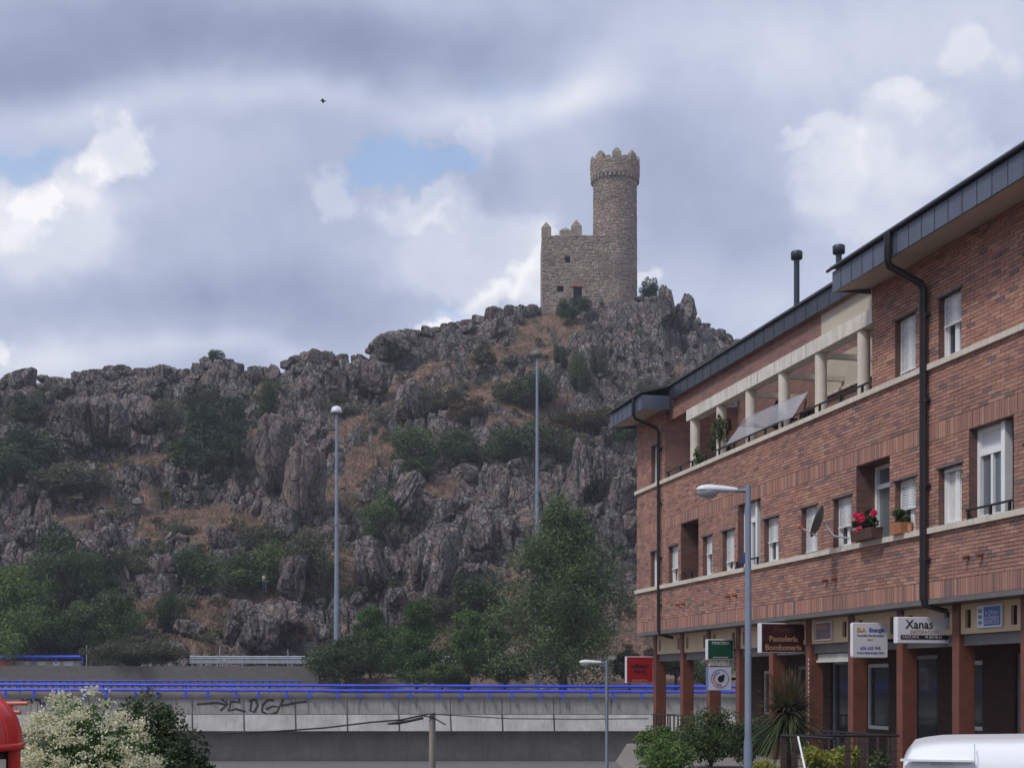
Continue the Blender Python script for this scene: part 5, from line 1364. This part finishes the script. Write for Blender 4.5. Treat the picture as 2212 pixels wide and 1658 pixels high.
# ------------------------------------------------------------------ street lamps
def street_lamp(label, px, top, foot_z, D, head_w):
    k = head_w / .62; f = P(px, top, D); H_ = f.z - foot_z
    t = empty('street_lamp', (f.x, D, foot_z))
    q = MB(); q.tube([(0, 0, 0), (0, 0, .9), (0, 0, 1.0), (0, 0, H_ + .02)], [.062, .060, .048, .040], 14); q.build('pole', M['galv'], t)
    q = MB(); q.lathe([(.11, 0), (.11, .03), (.07, .05)], (0, 0, 0), 14); q.build('base_plate', M['galv'], t)
    q = MB(); q.tube([(0, 0, H_ - .06), (-.18, 0, H_ - .06)], .026, 8); q.build('arm', M['galv'], t)
    L_ = head_w; V_ = []; F_ = []; nn_, sg = 14, 16
    for i in range(nn_ + 1):
        u = i / nn_; w = .105 * (math.sin(math.pi * min(1, u * 1.15 + .16)) * .75 + .35) if u < .95 else .03
        w = float(np.interp(u, [0, .08, .3, .6, .85, .96, 1], [.035, .055, .075, .112, .115, .07, .005])); up = float(np.interp(u, [0, .3, .7, .9, 1], [.038, .062, .078, .06, .0])); dn = up * .55
        for j in range(sg):
            a = 2 * math.pi * j / sg; V_.append((-.15 - u * L_, w * math.cos(a), (up if math.sin(a) > 0 else dn) * math.sin(a) + H_ - .055 + .01 * u))
    for i in range(nn_):
        for j in range(sg): F_.append((i * sg + j, i * sg + (j + 1) % sg, (i + 1) * sg + (j + 1) % sg, (i + 1) * sg + j))
    q = MB(); q.add(V_, F_, True); q.build('lamp_head', M['lamp'], t)
    q = MB(); q.lathe([(.03, -.085), (.10, -.06), (.135, -.0), (.135, .03)], (0, 0, 0), 16); o = q.build('lens', plain('frosted_lens', (.42, .42, .40), .2), t, (-.15 - L_ * .70, 0, H_ - .085)); o.scale = (1.15, .8, .9)
    q = MB(); q.tube([(-.15 - L_ * .7, 0, H_), (-.15 - L_ * .7, 0, H_ + .045)], .018, 8); q.build('photocell', M['greyslab'], t)
    tag(t, label, 'street lamp', 'street lamps with white cobra heads'); return t
street_lamp('nearer and taller street lamp in front of the brick facade', 1616, 1050, 0.0, 19.2, .58)
street_lamp('farther street lamp in front of the concrete deck, left of the red sign', 1311, 1426, -3.0, 38, .62)

# ------------------------------------------------------------------ foreground planting
bushy('hedge_shrub', 'green shrub at the foot of the first two arcade pillars', P(1425, 1650, 33), (.66, .5, .46), 7000, .06, 'leaflight', 91, blobs=34, cat='shrub')
bushy('hedge_shrub', 'taller green shrub left of the street lamp pole', P(1535, 1652, 29), (.90, .6, .58), 10000, .06, 'leafmid', 92, blobs=44, cat='shrub')
bushy('hedge_shrub', 'pale tipped shrub at the left end of the hedge', P(1440, 1690, 27.5), (.58, .5, .48), 7000, .055, 'leaflight', 93, blobs=34, cat='shrub')
bushy('hedge_shrub', 'low green shrub at the bottom edge where the hedge meets the road', P(1405, 1720, 30.5), (.62, .5, .40), 6500, .055, 'leafmid', 98, blobs=34, cat='shrub')
bushy('hedge_shrub', 'green shrub right behind the nearer lamp pole', P(1620, 1655, 27), (.55, .5, .50), 6000, .05, 'leafdark', 94, blobs=34, cat='shrub')
bushy('garden_shrub', 'bright yellow green plant inside the railing', P(1800, 1700, 23.2), (.72, .4, .42), 4200, .075, 'leafyellow', 95, blobs=26)
bushy('garden_shrub', 'small light green plant at the foot of the spiky plant', P(1655, 1712, 22.5), (.33, .3, .32), 1800, .06, 'leafyellow', 96, blobs=16)
bushy('garden_shrub', 'dark green plant at the right end inside the railing', P(1905, 1700, 23.0), (.28, .3, .33), 1500, .06, 'leafmid', 97, blobs=16)
# spiky yucca
t = empty('spiky_plant', (P(1702, 1540, 24.2).x, 24.2, 0)); zc_ = P(1702, 1548, 24.2).z
q = MB(); q.tube([(0, 0, -.02), (.02, 0, zc_ * .6), (0, 0, zc_)], [.08, .07, .06], 10); q.build('trunk', M['bark'], t)
def blades(name, n, lo, hi, L0, L1, mat, seed):
    rs_ = np.random.RandomState(seed); V_, F_, A_ = [], [], []
    for k in range(n):
        a = rs_.uniform(0, 6.283); el = R(rs_.uniform(lo, hi)); Ln = rs_.uniform(L0, L1); w = rs_.uniform(.010, .018); droop = rs_.uniform(.15, .55) * (1 if el < 1.0 else .35)
        d = np.array([math.cos(a) * math.cos(el), math.sin(a) * math.cos(el), math.sin(el)]); sd = np.array([-math.sin(a), math.cos(a), 0]); o_ = len(V_)
        for i in range(6):
            u = i / 5; p = d * Ln * u + np.array([0, 0, -droop * Ln * u * u]) + np.array([0, 0, zc_]); ww = w * (1 - u ** 2) + .001
            V_ += [p - sd * ww, p + sd * ww]
        F_ += [(o_ + 2 * i, o_ + 2 * i + 1, o_ + 2 * i + 3, o_ + 2 * i + 2) for i in range(5)]; A_ += [rs_.rand()] * 5
    link(name, np_mesh(name, np.array(V_), np.array(F_), False, [('rnd', 'FACE', np.array(A_))]), M[mat], t)
blades('green_leaves', 620, -50, 60, .6, 1.0, 'leafmid', 3); blades('brown_leaves', 560, 15, 88, .6, 1.08, 'leafbrown', 4); blades('pale_leaves', 26, -20, 70, .4, .7, 'leaflight', 5)
tag(t, 'spiky yucca with drooping green leaves and a brown crest, right of the nearer lamp', 'plant')
# railing round the planting
t = empty('garden_railing', P(1688, 1588, 22)); RT_ = t.location.copy(); zt_ = RT_.z; t.location.z = 0
x1 = P(1942, 1588, 22).x - RT_.x
q = MB(); q.tube([(0, 0, zt_), (x1, 0, zt_)], .022, 8); q.tube([(0, 0, zt_), (.55, -1.2, zt_ - .0)], .022, 8); q.build('top_rail', M['black'], t)
for x in (.03, .21, 1.05, 1.30, 1.78): MB().box(x - .045, x + .045, -.02, .02, -.02, zt_ - .02).build('post', plain('dark_brown_wood', (.05, .028, .022), .7), t)
for k in range(7): q = MB(); q.tube([(0, -.02, zt_ - .12 * (k + 1)), (x1, -.02, zt_ - .12 * (k + 1))], .005, 5); q.build('wire', M['pipe'], t)
tag(t, 'dark railing with wires around the yellow green plants', 'railing')
t = empty('arcade_railing', bw_(.5, .3, 0), RZ)
q = MB(); q.tube([(0, 0, .88), (4.2, 0, .88)], .02, 6); q.tube([(0, 0, .1), (4.2, 0, .1)], .015, 6); q.build('top_rail', M['black'], t)
me = MB().box(-.035, .035, -.012, .012, .05, .86).mesh('slat'); me.materials.append(bpy.data.materials['dark_brown_wood'])
s = .1
while s < 4.2: link('slat', me, None, t, (s, 0, 0)); s += .19 if int(s * 10) % 3 else .32
tag(t, 'dark slatted railing between the first arcade pillars', 'railing')
t = empty('arcade_railing', bw_(12.8, -.4, 0), RZ)
q = MB(); q.tube([(0, 0, .80), (3.0, 0, .80)], .02, 6); q.build('top_rail', M['black'], t)
for k in range(8): link('slat', me, None, t, (.1 + k * .4, 0, -.06))
tag(t, 'second dark railing behind the yellow green plants, nearer the shops', 'railing')
q = MB(); a, c = P(1724, 1590, 21), P(1741, 1668, 20.6); q.tube([(a.x, a.y, a.z), (c.x, c.y, c.z), (c.x + (c.x - a.x) * .7, c.y - .3, 0)], .016, 8); o = q.build('white_stick', M['white']); tag(o, 'thin white pole leaning against the garden railing', 'pole')
# flowering bush and its dark neighbour
def flowers(t, rs_, dims):
    nb = 150; d = rs_.normal(size=(nb, 3)); d[:, 2] = np.abs(d[:, 2]) * .9 + .02; d[:, 1] -= .35; d /= np.linalg.norm(d, axis=1)[:, None]
    c = d * rs_.uniform(.86, 1.1, nb)[:, None]; k = rs_.randint(nb, size=11500)
    stretch_ = rs_.normal(size=(11500, 3)) * np.array([.075, .06, .028]); pts = (c[k] + stretch_) * np.array(dims) + np.array([0, 0, dims[2]])
    v, f, a = leaf_quads(pts, .021, rs_, aspect=.8); link('blossom', np_mesh('blossom', v, f, False, [('rnd', 'FACE', a)]), M['flowerwhite'], t)
f = P(180, 1500, 12)
bushy('flowering_bush', 'large round bush covered in cream blossom at the bottom left', (f.x, 12, -.02), (.60, .55, .82), 26000, .036, 'leaflight', 61, blobs=90, cat='bush', extra=flowers)
bushy('flowering_bush', 'lower right part of the cream blossom bush, a smaller bush of its own', (P(300, 1600, 12.3).x, 12.3, -.02), (.28, .30, .52), 7000, .034, 'leafmid', 62, blobs=40, cat='bush', extra=flowers)
bushy('dark_bush', 'dark green bush directly behind the cream blossom bush', (P(320, 1500, 14.6).x, 14.6, -.02), (.52, .40, .86), 20000, .046, 'leafdark', 63, blobs=60, cat='bush')
bushy('dark_bush', 'lower dark green bush sloping down right of the blossom bush', (P(395, 1600, 14.2).x, 14.2, -.02), (.40, .35, .62), 13000, .046, 'leafdark', 64, blobs=46, cat='bush')
# orange barrier
t = empty('orange_barrier', P(-40, 1520, 15)); zz = t.location.z; t.location.z = 0
q = MB(); q.tube([(-.9, .1, zz - .01), (.50, 0, zz + .01)], .022, 8); q.build('bar', M['orange'], t)
q = MB(); q.tube([(-.9, .1, zz - .10), (.42, 0, zz - .085)], .022, 8); q.build('bar', M['orange'], t)
for x in (-.88, .3): q = MB(); q.tube([(x, .05, -.01), (x, .05, zz)], .02, 8); q.build('post', M['orange'], t)
tag(t, 'orange tube barrier behind the red kiosk at the bottom left', 'barrier')
# red domed kiosk
D = 9.0; t = empty('red_kiosk', (P(-72, 1600, D).x, D, 0)); rk = 112 / FPX * D; zk = P(0, 1607, D).z
prof_ = [(rk, zk + .01)] + [(rk * math.cos(R(a)) ** .8, zk + .02 + rk * .98 * math.sin(R(a))) for a in range(5, 88, 7)] + [(.02, zk + .02 + rk)]
q = MB(); q.lathe(prof_, (0, 0, 0), 36); q.build('dome', M['red'], t)
for i in range(16):
    a = 2 * math.pi * i / 16; q = MB(); q.tube([(r0 * math.cos(a), r0 * math.sin(a), z0) for r0, z0 in prof_[::2]], .008, 6); q.build('rib', M['red'], t)
q = MB(); q.lathe([(rk * .9, zk - .04), (rk * 1.05, zk - .035), (rk * 1.06, zk + .005), (rk * .95, zk + .012)], (0, 0, 0), 36); q.build('rim', M['red'], t)
for i in range(6):
    a = 2 * math.pi * i / 6 + .0; q = MB(); q.box(-.03, .03, -.03, .03, -.01, zk - .03); o = q.build('post', M['red'], t, (rk * .92 * math.cos(a), rk * .92 * math.sin(a), 0)); o.rotation_euler = (0, 0, a)
q = MB(); q.lathe([(rk * .80, 0.02), (rk * .80, zk - .05)], (0, 0, 0), 24); q.build('cabin', M['black'], t)
for i in range(6):
    a = 2 * math.pi * (i + .5) / 6; q = MB(); q.box(.0, .012, -rk * .22, rk * .22, .5, zk - .09); o = q.build('poster', plain('cream_paper', (.60, .55, .42), .7), t, (rk * .81 * math.cos(a), rk * .81 * math.sin(a), 0)); o.rotation_euler = (0, 0, a)
tag(t, 'red kiosk with a ribbed dome cut by the left edge', 'kiosk')

# white vehicle at the bottom right, seen from the side
D = 7.0; p0 = P(1950, 1640, D); t = empty('parked_car', (p0.x, D, 0), R(-17)); Lc, Wc = 3.9, 1.65
zr_ = P(2088, 1600, D).z; k7 = D / FPX
roof = [(.0, P(0, 1640, D).z - .0), (.045, P(0, 1614, D).z), (.10, P(0, 1608, D).z), (.20, P(0, 1602, D).z + .0), (.34, zr_), (.9, zr_ + .012), (1.9, zr_ + .015), (2.5, zr_ - .01), (2.95, .98), (3.6, .86), (3.88, .70)]
zl_ = roof[0][1]
vs, fs = [], []
secs = [(x, z) for x, z in roof]; ring_n = 12
# body shell: sections across the car
for (x, z) in secs:
    top_in = .16
    ys_ = [0, .0, .02, .06, .18, .5, 1.15, 1.47, 1.59, 1.63, 1.65, 1.65]
    zz_ = [.30, .80, z - .14 if z > 1 else z - .05, z - .05 if z > 1 else z - .02, z - .01, z, z, z - .01, z - .05 if z > 1 else z - .02, z - .14 if z > 1 else z - .05, .80, .30]
    zz_[1] = min(.8, z - .1); zz_[10] = zz_[1]
    vs += [(x, y_, q_) for y_, q_ in zip(ys_, zz_)]
for i in range(len(secs) - 1):
    for j in range(ring_n - 1): fs.append((i * ring_n + j, i * ring_n + j + 1, (i + 1) * ring_n + j + 1, (i + 1) * ring_n + j))
fs += [tuple(range(ring_n)), tuple(range((len(secs) - 1) * ring_n, len(secs) * ring_n))]
q = MB(); q.add(vs, fs, True); body = q.build('body', M['vehicle'], t)
wn = MB(); wn.box(.02, .33, -.010, .0, .85, zl_ - .055); wn.build('side_window', plain('painted_reflection_glass', (.52, .56, .62), .12, var=.06), t)  # pale colour stands in for a white reflection on the glass
wn = MB(); wn.box(-.012, .338, -.014, .05, zl_ - .006, zl_ + .004); wn.build('gutter_trim', M['vehicle'], t)
wn = MB(); wn.box(.13, .24, -.013, -.010, zl_ - .020, zl_ - .012); wn.build('vent', M['greyslab'], t)
for x_ in (.345, 1.25):
    wn = MB(); wn.tube([(x_, -.001, .35), (x_, -.001, zr_ - .145), (x_, .017, zr_ - .055), (x_, .058, zr_ - .012)], .0022, 6); wn.build('door_gap', M['steel'], t)
wn = MB(); wn.box(.42, 1.18, -.004, .0, .84, zr_ - .19); wn.build('side_window', M['glassgrey'], t)
for x in (.7, 3.1):
    for y_ in (.05, 1.6):
        w_ = MB(); w_.lathe([(.16, -.1), (.30, -.09), (.30, .09), (.16, .1)], (0, 0, 0), 24); o = w_.build('wheel', M['rubber'], t, (x, y_, .30)); o.rotation_euler = (R(90), 0, 0)
        w_ = MB(); w_.lathe([(.02, -.105), (.15, -.10), (.15, .1)], (0, 0, 0), 16); w_.build('rim', M['steel'], o)
for y_ in (.25, 1.4): MB().box(3.84, 3.90, y_ - .15, y_ + .15, .55, .68).build('headlight', M['glassgrey'], t)
tag(t, 'white parked vehicle with a rounded roof at the bottom right corner', 'car')

# concrete post with sagging cable
t = empty('cable_post', P(934, 1538, 44)); zz = t.location.z; t.location.z = 0
q = MB(); q.tube([(0, 0, -2.7), (0, 0, zz - .35), (0, 0, zz)], [.125, .10, .10], 8); q.build('post', M['concrete3'], t)
def C44(px, py): v = P(px, py, 44) - P(934, 1538, 44); return (v.x, v.y - .12, v.z + zz)
q = MB(); q.tube([C44(470, 1583), C44(600, 1578), C44(700, 1571), (C44(800, 1559)), C44(870, 1553), C44(925, 1541)], .028, 6); q.tube([C44(925, 1541), C44(1000, 1545), C44(1100, 1551), C44(1250, 1552), C44(1400, 1551)], .016, 6); q.tube([C44(915, 1545), C44(935, 1548), C44(963, 1564)], .02, 6); q.build('cable', M['black'], t)
q = MB(); q.tube([C44(838, 1562), C44(860, 1560), C44(885, 1556), C44(915, 1549)], [.03, .06, .045, .05], 7); q.build('cable_bundle', M['black'], t)
tag(t, 'short concrete post carrying a sagging black cable before the deck wall', 'post')

# bird
t = empty('bird', P(698, 218, 120)); 
q = MB(); q.tube([(-.28, 0, .03), (-.12, 0, .02), (.1, 0, -.01), (.3, 0, -.03)], [.02, .07, .065, .01], 8); q.build('body', M['ink'], t)
for sy in (-1, 1): q = MB(); q.add([(-.12, 0, .03), (.1, 0, .0), (.05, sy * .45, -.02), (-.1, sy * .42, .0)], [(0, 1, 2, 3)]); w = q.build('wing', M['ink'], t); m_ = w.modifiers.new('t', 'SOLIDIFY'); m_.thickness = .015
t.rotation_euler = (0, 0, R(5)); tag(t, 'small dark bird flying high left of the tower', 'bird')

# ------------------------------------------------------------------ walking person on the hill path
def skin_body(name, joints, edges, radii, mat, parent, sub=1):
    m = bpy.data.meshes.new(name); m.from_pydata(joints, edges, []); o = bpy.data.objects.new(name, m); C.objects.link(o); o.parent = parent
    sk = o.modifiers.new('skin', 'SKIN'); sk.use_smooth_shade = True
    for i, r in enumerate(radii): m.skin_vertices[0].data[i].radius = r if isinstance(r, tuple) else (r, r)
    m.skin_vertices[0].data[0].use_root = True
    ss = o.modifiers.new('sub', 'SUBSURF'); ss.levels = sub; ss.render_levels = sub
    m.materials.append(mat); return o
pp, _t = on_hill(572, 1279); pp.y -= 1.2
pp = P(572, 1279, pp.y)
t = empty('person', pp, R(-70))
skin_ = plain('skin', (.42, .26, .19), .6); jeans = plain('jeans', (.05, .09, .17), .9); shirt = plain('pale_shirt', (.75, .68, .68), .9); hairm = plain('brown_hair', (.05, .03, .02), .8)
J = [(0, 0, .92), (0, 0, 1.15), (.02, 0, 1.36), (.03, 0, 1.47), (.05, 0, 1.60), (.06, 0, 1.68),
     (.02, .17, 1.38), (-.04, .21, 1.14), (.08, .22, .93), (.10, .22, .85), (.02, -.17, 1.38), (.08, -.21, 1.14), (.20, -.20, .96), (.23, -.20, .88),
     (0, .09, .88), (.14, .09, .50), (.10, .09, .10), (.22, .09, .04), (0, -.09, .88), (-.06, -.09, .48), (-.24, -.09, .14), (-.14, -.09, .05)]
E = [(0, 1), (1, 2), (2, 3), (3, 4), (4, 5), (2, 6), (6, 7), (7, 8), (8, 9), (2, 10), (10, 11), (11, 12), (12, 13), (0, 14), (14, 15), (15, 16), (16, 17), (0, 18), (18, 19), (19, 20), (20, 21)]
Rd = [(.13, .10), (.13, .10), (.15, .10), .055, .09, .08, .055, .042, .035, .03, .055, .042, .035, .03, .085, .06, .04, .035, .085, .06, .04, .035]
skin_body('body', J, E, Rd, skin_, t)
skin_body('trousers', [J[0], J[14], J[15], J[16], J[18], J[19], J[20]], [(0, 1), (1, 2), (2, 3), (0, 4), (4, 5), (5, 6)], [(.15, .12), .10, .075, .055, .10, .075, .055], jeans, t)
skin_body('shirt', [(0, 0, .96), J[1], J[2], (.02, 0, 1.42), J[6], (-.02, .20, 1.24), J[10], (.05, -.20, 1.24)], [(0, 1), (1, 2), (2, 3), (2, 4), (4, 5), (2, 6), (6, 7)], [(.155, .12), (.15, .12), (.165, .12), .07, .07, .06, .07, .06], shirt, t)
q = MB(); q.lathe([(.088, 1.60), (.102, 1.66), (.085, 1.74), (.04, 1.775)], (.045, 0, 0), 12); q.build('hair', hairm, t)
tag(t, 'person in pale shirt and blue jeans walking down the hill path', 'person')

# lettering becomes plain mesh
bpy.context.view_layer.update()
dg = bpy.context.evaluated_depsgraph_get()
for o in [o for o in bpy.data.objects if o.type == 'FONT']:
    me = bpy.data.meshes.new_from_object(o.evaluated_get(dg)); n = bpy.data.objects.new('lettering', me); C.objects.link(n)
    n.parent = o.parent; n.location = o.location; n.rotation_euler = o.rotation_euler; n.scale = o.scale
    bpy.data.objects.remove(o)
